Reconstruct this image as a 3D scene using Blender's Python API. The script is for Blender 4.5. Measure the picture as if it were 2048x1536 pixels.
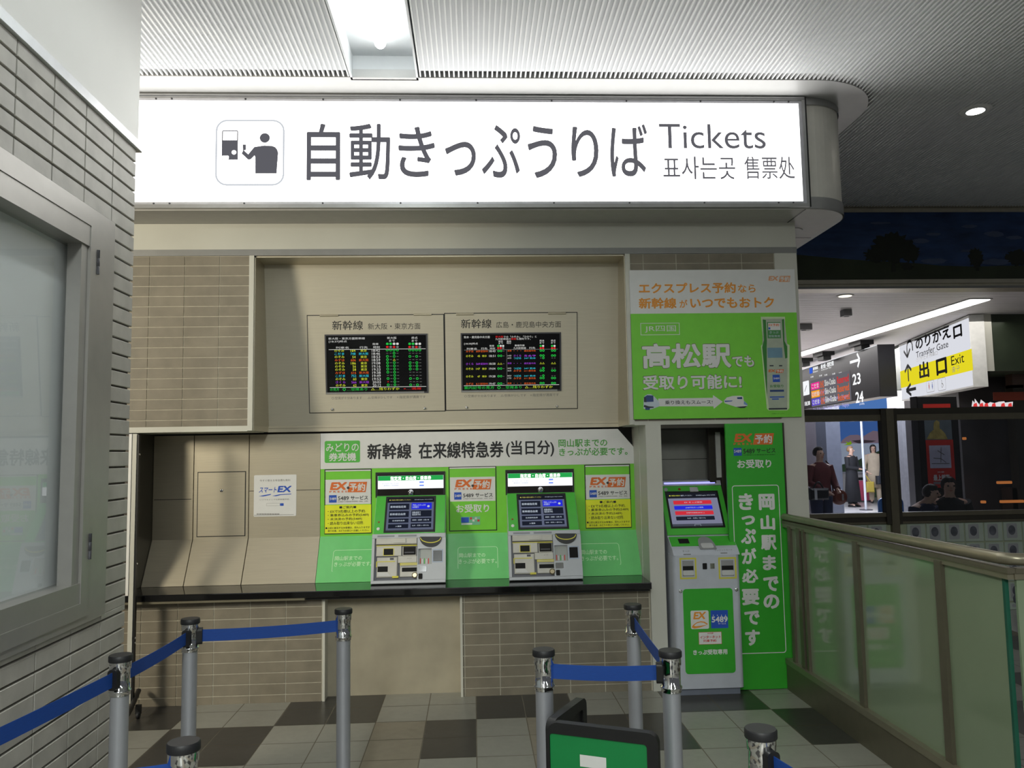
import bpy, math, random
from mathutils import Vector, Matrix, Quaternion
random.seed(7)
S = bpy.context.scene
COL = S.collection
for o in list(bpy.data.objects): bpy.data.objects.remove(o)

# ------------------------------------------------------------------ camera
FPX, PITCH, ROLL, YAW, CAMH = 1592.4, 0.087261, -0.017156, 0.050072, 1.58429
cy, sy, cp, sp, cr, sr = math.cos(YAW), math.sin(YAW), math.cos(PITCH), math.sin(PITCH), math.cos(ROLL), math.sin(ROLL)
FWD = Vector((sy*cp, cy*cp, sp)); R0 = Vector((cy, -sy, 0)); U0 = R0.cross(FWD)
RGT = R0*cr + U0*sr; UPV = U0*cr - R0*sr
EYE = Vector((0, 0, CAMH))
cam = bpy.data.cameras.new('camera'); camo = bpy.data.objects.new('camera', cam); COL.objects.link(camo)
cam.sensor_fit = 'HORIZONTAL'; cam.sensor_width = 36.0; cam.lens = FPX/2048*36.0
cam.clip_start = 0.05; cam.clip_end = 200
mw = Matrix.Identity(4)
for i in range(3):
    mw[i][0], mw[i][1], mw[i][2], mw[i][3] = RGT[i], UPV[i], -FWD[i], EYE[i]
camo.matrix_world = mw
S.camera = camo

# ------------------------------------------------------------------ look, world, lights
S.view_settings.view_transform = 'Standard'
S.view_settings.look = 'None'
S.view_settings.gamma = 1.0
S.view_settings.exposure = 0.2
S.view_settings.use_curve_mapping = False
try:
    S.cycles.use_denoising = True
    S.cycles.max_bounces = 6
    S.cycles.diffuse_bounces = 3
    S.cycles.glossy_bounces = 4
    S.cycles.transparent_max_bounces = 12
    S.cycles.sample_clamp_indirect = 6.0
except Exception:
    pass
wd = bpy.data.worlds.new('station_air'); S.world = wd; wd.use_nodes = True
wd.node_tree.nodes['Background'].inputs[0].default_value = (0.92, 0.96, 1.0, 1)
wd.node_tree.nodes['Background'].inputs[1].default_value = 0.07

def area(name, loc, size, power, color=(1, 1, 1), rot=(0, 0, 0)):
    l = bpy.data.lights.new(name, 'AREA'); l.shape = 'RECTANGLE'; l.size, l.size_y = size
    l.energy = power; l.color = color
    o = bpy.data.objects.new(name, l); COL.objects.link(o); o.location = loc; o.rotation_euler = rot
    return o
# unseen fill rows added behind the viewer, and the lamps of the concourse
area('hall_fill_row', (-0.5, -3.6, 3.9), (0.5, 5.0), 345, (0.95, 1, 0.95))
area('hall_fill_row_right', (3.4, -3.6, 3.9), (0.5, 5.0), 115, (0.95, 1, 0.95))
area('concourse_lamp', (8.2, 15.5, 3.25), (2.5, 9.0), 1600, (1, 0.97, 0.96))
area('concourse_lamp_near', (6.2, 9.4, 3.2), (1.6, 1.2), 10, (1, 0.96, 0.9))

# warm light of the side corridor that opens behind the left wall
sc_l = area('side_corridor_light', (-5.2, 1.5, 2.72), (0.6, 1.2), 160, (1, 0.92, 0.74))
sc_l.rotation_euler = Vector((0.80, 1.0, 0.0)).to_track_quat('-Z', 'Z').to_euler()

# ------------------------------------------------------------------ materials
def lin(c):
    return tuple(((v/255)/12.92 if v/255 <= 0.04045 else ((v/255+0.055)/1.055)**2.4) for v in c)
MATS = {}
def M(name, rgb=None, rough=0.5, metal=0.0, spec=0.5, var=0.06, nscale=14.0, bump=0.0, stretch=None, coat=0.0):
    if name in MATS: return MATS[name]
    m = bpy.data.materials.new(name); m.use_nodes = True
    nt = m.node_tree; b = nt.nodes['Principled BSDF']
    c = lin(rgb)
    tc = nt.nodes.new('ShaderNodeTexCoord'); nz = nt.nodes.new('ShaderNodeTexNoise')
    nz.inputs['Scale'].default_value = nscale; nz.inputs['Detail'].default_value = 3
    if stretch:
        mp = nt.nodes.new('ShaderNodeMapping'); mp.inputs['Scale'].default_value = stretch
        nt.links.new(tc.outputs['Object'], mp.inputs['Vector']); nt.links.new(mp.outputs['Vector'], nz.inputs['Vector'])
    else:
        nt.links.new(tc.outputs['Object'], nz.inputs['Vector'])
    rp = nt.nodes.new('ShaderNodeValToRGB')
    rp.color_ramp.elements[0].position = 0.3; rp.color_ramp.elements[1].position = 0.7
    rp.color_ramp.elements[0].color = tuple(x*(1-var) for x in c)+(1,)
    rp.color_ramp.elements[1].color = tuple(min(1, x*(1+var)) for x in c)+(1,)
    nt.links.new(nz.outputs['Fac'], rp.inputs['Fac']); nt.links.new(rp.outputs['Color'], b.inputs['Base Color'])
    b.inputs['Roughness'].default_value = rough; b.inputs['Metallic'].default_value = metal
    b.inputs['Specular IOR Level'].default_value = spec
    if coat:
        b.inputs['Coat Weight'].default_value = coat; b.inputs['Coat Roughness'].default_value = 0.05
    if bump:
        bp = nt.nodes.new('ShaderNodeBump'); bp.inputs['Strength'].default_value = bump; bp.inputs['Distance'].default_value = 0.002
        n2 = nt.nodes.new('ShaderNodeTexNoise'); n2.inputs['Scale'].default_value = nscale*14
        nt.links.new(tc.outputs['Object'], n2.inputs['Vector'])
        nt.links.new(n2.outputs['Fac'], bp.inputs['Height']); nt.links.new(bp.outputs['Normal'], b.inputs['Normal'])
    MATS[name] = m
    return m
def E(name, rgb, strength=1.0):
    if name in MATS: return MATS[name]
    m = bpy.data.materials.new(name); m.use_nodes = True
    nt = m.node_tree; nt.nodes.remove(nt.nodes['Principled BSDF'])
    e = nt.nodes.new('ShaderNodeEmission'); e.inputs[0].default_value = lin(rgb)+(1,); e.inputs[1].default_value = strength
    nt.links.new(e.outputs[0], nt.nodes['Material Output'].inputs[0])
    MATS[name] = m
    return m
def GLASS(name, tint=(255, 255, 255), refl=1.0, rough=0.0):
    if name in MATS: return MATS[name]
    m = bpy.data.materials.new(name); m.use_nodes = True
    nt = m.node_tree; nt.nodes.remove(nt.nodes['Principled BSDF'])
    t = nt.nodes.new('ShaderNodeBsdfTransparent'); t.inputs[0].default_value = lin(tint)+(1,)
    g = nt.nodes.new('ShaderNodeBsdfGlossy'); g.inputs['Roughness'].default_value = rough
    f = nt.nodes.new('ShaderNodeFresnel'); f.inputs[0].default_value = 1.52
    mu = nt.nodes.new('ShaderNodeMath'); mu.operation = 'MULTIPLY'; mu.inputs[1].default_value = refl
    mx = nt.nodes.new('ShaderNodeMixShader')
    ge = nt.nodes.new('ShaderNodeNewGeometry'); inv = nt.nodes.new('ShaderNodeMath'); inv.operation = 'SUBTRACT'; inv.inputs[0].default_value = 1
    m2 = nt.nodes.new('ShaderNodeMath'); m2.operation = 'MULTIPLY'
    nt.links.new(ge.outputs['Backfacing'], inv.inputs[1]); nt.links.new(f.outputs[0], mu.inputs[0])
    nt.links.new(mu.outputs[0], m2.inputs[0]); nt.links.new(inv.outputs[0], m2.inputs[1]); nt.links.new(m2.outputs[0], mx.inputs[0])
    nt.links.new(t.outputs[0], mx.inputs[1]); nt.links.new(g.outputs[0], mx.inputs[2])
    nt.links.new(mx.outputs[0], nt.nodes['Material Output'].inputs[0])
    MATS[name] = m
    return m

TILE = M('stoneware_tile', (130, 122, 106), 0.55, var=0.12, nscale=9, bump=0.15)
TILEL = M('grey_stoneware_tile', (180, 177, 170), 0.5, var=0.12, nscale=9, bump=0.15)
GROUT = M('pale_grout', (196, 190, 172), 0.9, var=0.1, nscale=30)
GROUTD = M('dark_grout', (96, 90, 84), 0.9, var=0.1, nscale=30)
CREAM = M('cream_panel', (204, 203, 192), 0.45, var=0.03, nscale=3)
CREAMW = M('white_cream_panel', (238, 237, 234), 0.5, var=0.02, nscale=2)
STEEL = M('champagne_steel', (196, 187, 166), 0.36, metal=0.55, var=0.05, nscale=6, stretch=(1, 1, 60))
STEELP = M('champagne_steel_panel', (204, 197, 178), 0.42, metal=0.2, var=0.04, nscale=6, stretch=(1, 1, 60))
ALU = M('satin_aluminium', (178, 178, 178), 0.35, metal=0.8, var=0.04)
ALUP = M('aluminium_tube', (186, 188, 196), 0.42, metal=0.6, var=0.03)
GREYM = M('grey_painted_metal', (138, 138, 136), 0.45, metal=0.3, var=0.04)
BRONZE = M('bronze_frame', (112, 106, 90), 0.4, metal=0.45, var=0.05)
BRONZEL = M('olive_bronze_rail', (146, 140, 120), 0.32, metal=0.55, var=0.05)
BRONZED = M('dark_bronze', (62, 58, 50), 0.45, metal=0.3, var=0.06)
CHROME = M('chrome', (225, 225, 228), 0.07, metal=1.0, var=0.01)
BLACK = M('black_plastic', (26, 26, 28), 0.45, var=0.08)
BLACKM = M('matt_black', (12, 12, 13), 0.8, var=0.1)
RUBBER = M('black_rubber_cap', (34, 34, 37), 0.5, var=0.08)
GRANITE = M('polished_black_granite', (22, 22, 23), 0.07, spec=0.6, var=0.3, nscale=180)
WHITE = M('white_print', (224, 224, 222), 0.5, var=0.02)
WHITEP = M('white_plastic', (205, 205, 204), 0.4, var=0.03)
GREYP = M('light_grey_plastic', (186, 190, 196), 0.38, var=0.03)
GREYP2 = M('mid_grey_plastic', (150, 150, 152), 0.45, var=0.04)
GREYP3 = M('dark_grey_plastic', (70, 70, 76), 0.45, var=0.04)
GREEN = M('leaf_green_print', (122, 212, 58), 0.42, var=0.03)
GREEN2 = M('bright_green_panel', (78, 188, 64), 0.3, var=0.03, coat=0.3)
GREENP = M('poster_green', (56, 172, 48), 0.4, var=0.03)
GREENA = M('apron_green', (116, 208, 124), 0.22, var=0.03, coat=0.4)
GREENB = M('sign_stand_green', (18, 132, 68), 0.45, var=0.04)
YELLOW = M('notice_yellow', (236, 240, 40), 0.5, var=0.02)
YELLOWS = M('safety_yellow', (214, 205, 70), 0.5, var=0.03)
ORANGE = M('logo_orange', (224, 112, 44), 0.5, var=0.03)
ORANGE2 = M('banner_orange', (232, 152, 52), 0.5, var=0.03)
BLUE = M('service_blue', (36, 84, 190), 0.45, var=0.03)
BELT = M('blue_webbing', (16, 68, 152), 0.65, var=0.08, nscale=60, stretch=(1, 1, 8))
INK = M('black_ink', (28, 28, 30), 0.5, var=0.03)
INKM = M('matt_black_film', (20, 20, 22), 0.95, spec=0.05)
INKG = M('grey_ink', (110, 108, 104), 0.5, var=0.03)
FROST = M('frosted_glass', (132, 148, 120), 0.1, spec=0.6, var=0.03, nscale=4, coat=0.6)
GLASSG = M('green_glass_edge', (34, 92, 74), 0.2, spec=0.6)
RED = M('poster_red', (206, 52, 44), 0.5, var=0.03)
PANE = GLASS('clear_glass')
PANE2 = GLASS('display_window_glass', (250, 252, 252), 1.25)

# ------------------------------------------------------------------ geometry helpers
class PL:
    """a flat face in the room: origin, right, up; its normal looks at the reader"""
    def __init__(s, o, u=(1, 0, 0), v=(0, 0, 1)):
        s.o = Vector(o); s.u = Vector(u).normalized(); s.v = Vector(v).normalized(); s.n = s.u.cross(s.v)
    def P(s, a, b, d=0.0):
        return s.o + s.u*a + s.v*b + s.n*d
    def px(s, x, y):
        r = FWD + RGT*((x-1024)/FPX) - UPV*((y-768)/FPX)
        t = (s.o-EYE).dot(s.n)/r.dot(s.n)
        q = EYE + r*t - s.o
        return q.dot(s.u), q.dot(s.v)
def atY(x, y, Y):
    r = FWD + RGT*((x-1024)/FPX) - UPV*((y-768)/FPX)
    return EYE + r*(Y/r.y)
class CR:
    """measures on a face, read off an enlarged crop of the photo"""
    def __init__(s, pl, ox, oy, sc): s.pl, s.ox, s.oy, s.sc = pl, ox, oy, sc
    def p(s, x, y): return s.pl.px(s.ox+x/s.sc, s.oy+y/s.sc)
    def r(s, x0, y0, x1, y1):
        xm, ym = (x0+x1)/2, (y0+y1)/2
        return (s.p(x0, ym)[0], s.p(xm, y1)[1], s.p(x1, ym)[0], s.p(xm, y0)[1])
    def pts(s, L): return [s.p(x, y) for x, y in L]

TXT = {}
def glyphs(t, bold, res):
    k = (t, bold, res)
    if k in TXT: return TXT[k]
    c = bpy.data.curves.new('lettering', 'FONT'); c.body = t; c.size = 1; c.offset = bold; c.resolution_u = res; c.fill_mode = 'FRONT'
    o = bpy.data.objects.new('lettering', c); COL.objects.link(o)
    dg = bpy.context.evaluated_depsgraph_get(); dg.update()
    m = bpy.data.meshes.new_from_object(o.evaluated_get(dg))
    vs = [(v.co.x, v.co.y) for v in m.vertices]; fs = [tuple(p.vertices) for p in m.polygons]
    bpy.data.objects.remove(o); bpy.data.curves.remove(c); bpy.data.meshes.remove(m)
    TXT[k] = (vs, fs)
    return TXT[k]

def rrpts(r, rad, seg=5):
    a0, b0, a1, b1 = r; rad = min(rad, (a1-a0)/2, (b1-b0)/2); out = []
    for ca, cb, st in ((a1-rad, b1-rad, 0), (a0+rad, b1-rad, 90), (a0+rad, b0+rad, 180), (a1-rad, b0+rad, 270)):
        for i in range(seg+1):
            t = math.radians(st+90*i/seg); out.append((ca+rad*math.cos(t), cb+rad*math.sin(t)))
    return out
def circ(ca, cb, r, n=20, r2=None):
    return [(ca+r*math.cos(2*math.pi*i/n), cb+(r2 or r)*math.sin(2*math.pi*i/n)) for i in range(n)]
def inset(r, t): return (r[0]+t, r[1]+t, r[2]-t, r[3]-t)

ORG = {}
class MB:
    def __init__(s): s.v, s.f, s.mi, s.mats, s.sm = [], [], [], [], []
    def m(s, mat):
        if mat not in s.mats: s.mats.append(mat)
        return s.mats.index(mat)
    def add(s, vs, fs, mat, smooth=False):
        k = len(s.v); s.v += [Vector(p) for p in vs]; i = s.m(mat)
        for f in fs: s.f.append(tuple(k+j for j in f)); s.mi.append(i); s.sm.append(smooth)
        return s
    def poly(s, pl, pts, d, mat):
        return s.add([pl.P(a, b, d) for a, b in pts], [tuple(range(len(pts)))], mat)
    def rect(s, pl, r, d, mat):
        a0, b0, a1, b1 = r
        return s.poly(pl, [(a0, b0), (a1, b0), (a1, b1), (a0, b1)], d, mat)
    def slab(s, pl, pts, d0, d1, mat, back=True):
        n = len(pts); vs = [pl.P(a, b, d0) for a, b in pts]+[pl.P(a, b, d1) for a, b in pts]
        fs = [tuple(range(n, 2*n))]+[(i, (i+1) % n, n+(i+1) % n, n+i) for i in range(n)]
        if back: fs.append(tuple(range(n-1, -1, -1)))
        return s.add(vs, fs, mat)
    def sl(s, pl, r, d0, d1, mat, rad=0.0, ch=0.0):
        if rad: return s.slab(pl, rrpts(r, rad), d0, d1, mat)
        a0, b0, a1, b1 = r
        if not ch: return s.slab(pl, [(a0, b0), (a1, b0), (a1, b1), (a0, b1)], d0, d1, mat)
        q = [(a0, b0), (a1, b0), (a1, b1), (a0, b1)]; w = [(a0+ch, b0+ch), (a1-ch, b0+ch), (a1-ch, b1-ch), (a0+ch, b1-ch)]
        vs = [pl.P(a, b, d0) for a, b in q]+[pl.P(a, b, d1-ch) for a, b in q]+[pl.P(a, b, d1) for a, b in w]
        fs = [(3, 2, 1, 0), (8, 9, 10, 11)]
        for i in range(4):
            j = (i+1) % 4; fs += [(i, j, 4+j, 4+i), (4+i, 4+j, 8+j, 8+i)]
        return s.add(vs, fs, mat)
    def frame(s, pl, r, t, d0, d1, mat):
        a0, b0, a1, b1 = r
        for q in ((a0, b0, a1, b0+t), (a0, b1-t, a1, b1), (a0, b0+t, a0+t, b1-t), (a1-t, b0+t, a1, b1-t)): s.sl(pl, q, d0, d1, mat)
        return s
    def outline(s, pl, r, rad, t, d, mat):
        A = rrpts(r, rad); B = rrpts(inset(r, t), max(rad-t, t*0.2)); n = len(A)
        return s.add([pl.P(a, b, d) for a, b in A+B], [(i, (i+1) % n, n+(i+1) % n, n+i) for i in range(n)], mat)
    def ring(s, pl, ca, cb, r, t, d, mat, n=14, rb=None):
        A = circ(ca, cb, r, n, rb); B = circ(ca, cb, r-t, n, (rb-t) if rb else None)
        return s.add([pl.P(a, b, d) for a, b in A+B], [(i, (i+1) % n, n+(i+1) % n, n+i) for i in range(n)], mat)
    def line(s, pl, p, q, w, d, mat):
        p, q = Vector(p), Vector(q); t = (q-p).normalized(); nrm = Vector((-t.y, t.x))*w/2
        return s.poly(pl, [tuple(p-nrm), tuple(q-nrm), tuple(q+nrm), tuple(p+nrm)], d, mat)
    def text(s, pl, t, r, d, mat, bold=0.0, shear=0.0, res=2):
        """lettering fitted to a rectangle; bold is the stroke growth in em, drawn as shifted copies"""
        vs, fs = glyphs(t, 0.0, res)
        xs = [p[0] for p in vs]; ys = [p[1] for p in vs]
        x0, x1, y0, y1 = min(xs), max(xs), min(ys), max(ys)
        a0, b0, a1, b1 = r; sh = shear*(b1-b0); bold = max(0.0, bold)
        x0 -= bold; x1 += bold; y0 -= bold; y1 += bold
        n = 0 if bold == 0 else (4 if bold < 0.015 else 8)
        offs = [(0, 0)]+[(bold*math.cos(2*math.pi*i/n), bold*math.sin(2*math.pi*i/n)) for i in range(n)]
        for k, (ox, oy) in enumerate(offs):
            out = []
            for x, y in vs:
                fy = (y+oy-y0)/(y1-y0 or 1)
                out.append(pl.P(a0+(x+ox-x0)/(x1-x0 or 1)*(a1-a0-sh)+sh*fy, b0+fy*(b1-b0), d+k*2e-5))
            s.add(out, fs, mat)
        return s
    def box(s, x0, x1, y0, y1, z0, z1, mat, ch=0.0):
        return s.sl(PL((0, y0, 0)), (x0, z0, x1, z1), -(y1-y0), 0, mat, ch=ch)
    def prism(s, prof, x0, x1, mat, smooth=False):
        """profile in (y, z) run along x"""
        n = len(prof); vs = [(x0, y, z) for y, z in prof]+[(x1, y, z) for y, z in prof]
        return s.add(vs, [tuple(range(n)), tuple(range(2*n-1, n-1, -1))]+[(i, n+i, n+(i+1) % n, (i+1) % n) for i in range(n)], mat, smooth)
    def lathe(s, c, prof, mat, seg=28, smooth=True, axis=None):
        q = Quaternion((0, 0, 1), 0) if axis is None else Vector((0, 0, 1)).rotation_difference(Vector(axis))
        c = Vector(c); vs = []; k = len(prof)
        for r, z in prof:
            for i in range(seg):
                t = 2*math.pi*i/seg; vs.append(c+q @ Vector((r*math.cos(t), r*math.sin(t), z)))
        fs = [(j*seg+i, j*seg+(i+1) % seg, (j+1)*seg+(i+1) % seg, (j+1)*seg+i) for j in range(k-1) for i in range(seg)]
        s.add(vs, fs, mat, smooth)
        s.add(vs[:seg], [tuple(range(seg-1, -1, -1))], mat); s.add(vs[-seg:], [tuple(range(seg))], mat)
        return s
    def tube(s, pts, r, mat, seg=10, smooth=True):
        pts = [Vector(p) for p in pts]; vs = []; n = len(pts); up = None
        rr = r if isinstance(r, (list, tuple)) else [r]*n
        for i, p in enumerate(pts):
            t = (pts[min(i+1, n-1)]-pts[max(i-1, 0)]).normalized()
            if up is None: up = Vector((0, 0, 1)) if abs(t.z) < 0.9 else Vector((1, 0, 0))
            x = t.cross(up).normalized(); y = x.cross(t).normalized(); up = y
            for k in range(seg):
                a = 2*math.pi*k/seg; vs.append(p+x*rr[i]*math.cos(a)+y*rr[i]*math.sin(a))
        fs = [(j*seg+i, j*seg+(i+1) % seg, (j+1)*seg+(i+1) % seg, (j+1)*seg+i) for j in range(n-1) for i in range(seg)]
        s.add(vs, fs, mat, smooth)
        s.add(vs[:seg], [tuple(range(seg-1, -1, -1))], mat); s.add(vs[-seg:], [tuple(range(seg))], mat)
        return s
    def loft(s, rings, mat, seg=16, smooth=True):
        """rings of (cx, cy, z, rx, ry)"""
        vs = []
        for cx, cy_, z, rx, ry in rings:
            for i in range(seg):
                t = 2*math.pi*i/seg; vs.append((cx+rx*math.cos(t), cy_+ry*math.sin(t), z))
        n = len(rings)
        fs = [(j*seg+i, j*seg+(i+1) % seg, (j+1)*seg+(i+1) % seg, (j+1)*seg+i) for j in range(n-1) for i in range(seg)]
        fs += [tuple(range(seg-1, -1, -1)), tuple((n-1)*seg+i for i in range(seg))]
        return s.add(vs, fs, mat, smooth)
    def build(s, name, parent=None, org=None):
        if parent is not None: org = ORG[parent.name]
        elif org is None:
            xs = [p.x for p in s.v]; ys = [p.y for p in s.v]
            org = Vector(((min(xs)+max(xs))/2, (min(ys)+max(ys))/2, min(p.z for p in s.v)))
        org = Vector(org)
        me = bpy.data.meshes.new(name); me.from_pydata([p-org for p in s.v], [], s.f)
        for m in s.mats: me.materials.append(m)
        me.polygons.foreach_set('material_index', s.mi); me.polygons.foreach_set('use_smooth', s.sm); me.update()
        o = bpy.data.objects.new(name, me); COL.objects.link(o)
        if parent is not None: o.parent = parent
        else: o.location = org
        ORG[o.name] = org
        return o

def tag(o, label, cat, group=None):
    o['label'] = label; o['category'] = cat
    if group: o['group'] = group
    return o
def thing(name, label, cat, loc, group=None):
    o = bpy.data.objects.new(name, None); COL.objects.link(o); o.location = loc; o.empty_display_size = 0.1
    ORG[o.name] = Vector(loc)
    return tag(o, label, cat, group)
def struct(o, label=None):
    o['kind'] = 'structure'
    if label: o['label'] = label
    return o
def dup(root, off, label):
    def cp(o, par):
        c = o.copy(); COL.objects.link(c)
        if par is not None: c.parent = par
        for ch in o.children: cp(ch, c)
        return c
    r = cp(root, None); r.location = root.location+Vector(off); r['label'] = label
    ORG[r.name] = ORG[root.name]+Vector(off)
    return r
X1 = (1, 0, 0); Z1 = (0, 0, 1)
def wallY(Y): return PL((0, Y, 0), X1, Z1)

# ================================================================== SETTING
# ------------------------------------------------------------------ floor
FL_L = M('pale_floor_tile', (150, 149, 139), 0.32, var=0.05, nscale=25)
FL_D = M('charcoal_floor_tile', (62, 60, 57), 0.3, var=0.12, nscale=25)
FL_B = M('beige_floor_tile', (142, 134, 118), 0.34, var=0.06, nscale=25)
FL_G = M('floor_joint', (120, 114, 100), 0.8)
mb = MB(); TX0, TY0, TS, JT = -1.801, 5.244, 0.3, 0.003
HZ = PL((0, 0, 0), X1, (0, 1, 0))
for i in range(-9, 21):
    for j in range(-8, 26):
        x0, y1 = TX0+TS*i, TY0-TS*j
        if y1 > 7.6: continue
        blk = (j+1)//2
        dark = (i-2) % 4 < 2 if blk % 3 == 0 else ((i % 4 < 2) if blk % 3 == 1 else False)
        m_ = FL_D if dark else FL_L
        if i == 4 and j >= 1: m_ = FL_B
        if i == 7 and j >= 1: m_ = FL_B
        mb.rect(HZ, (x0+JT, y1-TS+JT, x0+TS-JT, y1-JT), 0, m_)
mb.rect(HZ, (-4.6, -2.6, 4.6, 7.7), -0.0015, FL_G)
mb.box(-4.6, 4.6, -2.6, 7.7, -0.1, -0.002, FL_G)
struct(mb.build('floor'), 'chequered floor of pale and charcoal tiles')
FLC = M('concourse_floor', (190, 188, 186), 0.25, var=0.04, nscale=3)
mb = MB(); mb.box(2.6, 26, 7.7, 30, -0.1, 0.0, FLC); mb.box(4.6, 12, -2.6, 7.7, -0.1, 0.0, FLC)
struct(mb.build('floor_concourse'), 'pale floor of the far concourse')

# ------------------------------------------------------------------ ceiling of ribs
CZ = 3.955
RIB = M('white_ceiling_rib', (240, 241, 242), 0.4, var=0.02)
RIBP = M('ceiling_plate', (222, 224, 228), 0.45, var=0.03, nscale=2)
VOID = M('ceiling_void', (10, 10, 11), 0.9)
def flange_y(x, fx=2.25, fy=4.845, r=0.55):
    if x <= fx: return fy
    if x < fx+r: return fy+r-math.sqrt(max(0, r*r-(x-fx)**2))
    return 7.5
mb = MB(); TRX0, TRX1, TRY = -0.727, -0.327, 4.87
x = -2.7
while x < 7.6:
    y1 = flange_y(x)
    if not (TRX0-0.02 < x < TRX1+0.02):
        mb.box(x-0.0045, x+0.0045, -2.5, y1, CZ, CZ+0.03, RIB)
    xa, xb = x+0.0045, x+0.0255
    if xb < TRX0-0.004 or xa > TRX1+0.002:
        mb.box(xa-0.002, xb+0.002, -2.5, flange_y(x+0.015)-0.06, CZ+0.012, CZ+0.02, RIBP)
    x += 0.03
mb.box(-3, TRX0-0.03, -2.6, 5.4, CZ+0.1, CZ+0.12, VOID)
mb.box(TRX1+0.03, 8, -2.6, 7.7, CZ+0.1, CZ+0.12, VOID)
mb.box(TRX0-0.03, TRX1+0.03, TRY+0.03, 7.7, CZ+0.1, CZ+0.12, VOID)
struct(mb.build('ceiling'), 'white ribbed metal ceiling')

# flat border around the sign box with its rounded corner
def outline_xy(x0, fx, fy, r, yb, n=14):
    pts = [(x0, fy), (fx, fy)]
    for i in range(1, n+1):
        t = -math.pi/2+(math.pi/2)*i/n; pts.append((fx+r*math.cos(t), fy+r+r*math.sin(t)))
    return pts+[(fx+r, yb), (x0, yb)]
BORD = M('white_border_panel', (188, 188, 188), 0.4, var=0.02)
mb = MB(); TOPP = PL((0, 0, 0), X1, (0, 1, 0))
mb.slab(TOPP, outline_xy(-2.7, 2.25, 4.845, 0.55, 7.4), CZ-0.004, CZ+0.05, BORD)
struct(mb.build('trim_1'), 'flat white border with a rounded corner around the sign box')

# ------------------------------------------------------------------ front wall, all at Y = 5.40
YW = 5.40; FW = wallY(YW)
def tiles(mb, pl, r, w, h, ax, bz, mat, d0, d1, j=0.0035, ch=0.0):
    a0, b0, a1, b1 = r
    i0, i1 = math.floor((a0-ax)/w), math.ceil((a1-ax)/w); k0, k1 = math.floor((b0-bz)/h), math.ceil((b1-bz)/h)
    for i in range(i0, i1):
        for k in range(k0, k1):
            q = (max(a0, ax+w*i+j), max(b0, bz+h*k+j), min(a1, ax+w*(i+1)-j), min(b1, bz+h*(k+1)-j))
            if q[2]-q[0] > 0.006 and q[3]-q[1] > 0.006: mb.sl(pl, q, d0, d1, mat, ch=ch)
TW, TH, TAX, TAZ = 0.2325, 0.0696, 0.160, 0.607
mb = MB()
tiles(mb, FW, (-2.7, 0.0, -1.0, 0.677), TW, TH, TAX-0.004, TAZ, TILE, -0.006, 0.0, j=0.003)
tiles(mb, FW, (-0.085, 0.0, 1.165, 0.677), TW, TH, TAX, TAZ, TILE, -0.006, 0.0, j=0.003)
mb.box(-2.7, -1.0, YW+0.004, 5.62, 0, 0.677, GROUT); mb.box(-0.085, 1.175, YW+0.004, 5.62, 0, 0.677, GROUT)
tiles(mb, FW, (-2.7, 1.80, -1.502, 2.952), TW, TH, TAX-1.9*0, 2.889, TILE, -0.006, 0.0, j=0.003)
mb.box(-2.7, -1.50, YW+0.004, 5.95, 1.775, 2.958, GROUT)
tiles(mb, FW, (1.11, 1.79, 2.125, 2.952), TW, TH, 1.2, 2.889, TILE, -0.006, 0.0, j=0.003)
mb.box(1.105, 2.13, YW+0.004, 5.95, 1.775, 2.958, GROUT)
struct(mb.build('wall_front'), 'front wall of stacked brown-grey stoneware tiles')
mb = MB()
mb.box(-2.7, 2.29, YW, 5.95, 3.0, CZ, CREAM)
struct(mb.build('wall_upper'), 'cream band of wall under the sign box')
mb = MB(); mb.box(-2.7, 2.292, YW-0.006, 5.95, 2.956, 2.999, GREYM)
struct(mb.build('trim_2'), 'grey metal strip under the cream band')
mb = MB()  # pale metal trims round the display recess
mb.box(-1.502, -1.470, YW-0.006, 5.82, 1.768, 2.956, CREAM); mb.box(-2.7, -1.502, YW-0.006, 5.82, 1.764, 1.800, CREAM)
mb.box(1.072, 1.105, YW-0.006, 5.82, 1.768, 2.956, CREAM); mb.box(1.105, 2.28, YW-0.006, 5.9, 1.764, 1.790, CREAM)
struct(mb.build('trim_3'), 'pale metal edging around the display recess')
# display recess
DPL = PL((0, 5.80, 1.81), X1, (0, -0.175, 1.145)); DH = math.hypot(0.175, 1.145)
mb = MB()
mb.sl(DPL, (-1.470, -0.01, 1.072, DH), -0.03, 0.0, STEELP)
mb.box(-1.4701, -1.462, YW+0.01, 5.82, 1.768, 2.956, STEEL); mb.box(1.066, 1.0721, YW+0.01, 5.82, 1.768, 2.956, STEEL)
mb.box(-1.470, 1.072, YW+0.01, 5.82, 2.945, 2.956, STEEL)
mb.box(-1.470, 1.072, 5.785, 5.84, 1.766, 1.792, STEEL); mb.box(-1.470, 1.072, 5.79, 5.84, 1.794, 1.808, STEEL)
mb.box(-1.470, 1.072, 5.795, 5.83, 1.79, 1.796, BLACK)
struct(mb.build('wall_display'), 'champagne steel lining of the display recess')
# recess under the counter
mb = MB()
mb.box(-0.985, -0.1, 5.50, 5.54, 0.0, 0.68, M('primed_board', (166, 158, 138), 0.6, var=0.1, nscale=5))
mb.box(-1.0, -0.985, YW-0.008, 5.62, 0, 0.68, CREAM); mb.box(-0.1, -0.085, YW-0.008, 5.62, 0, 0.68, CREAM)
mb.box(-1.0, -0.085, YW-0.004, 5.6, 0.655, 0.68, CREAM)
struct(mb.build('wall_recess'), 'pale board closing the knee recess under the counter')
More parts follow.
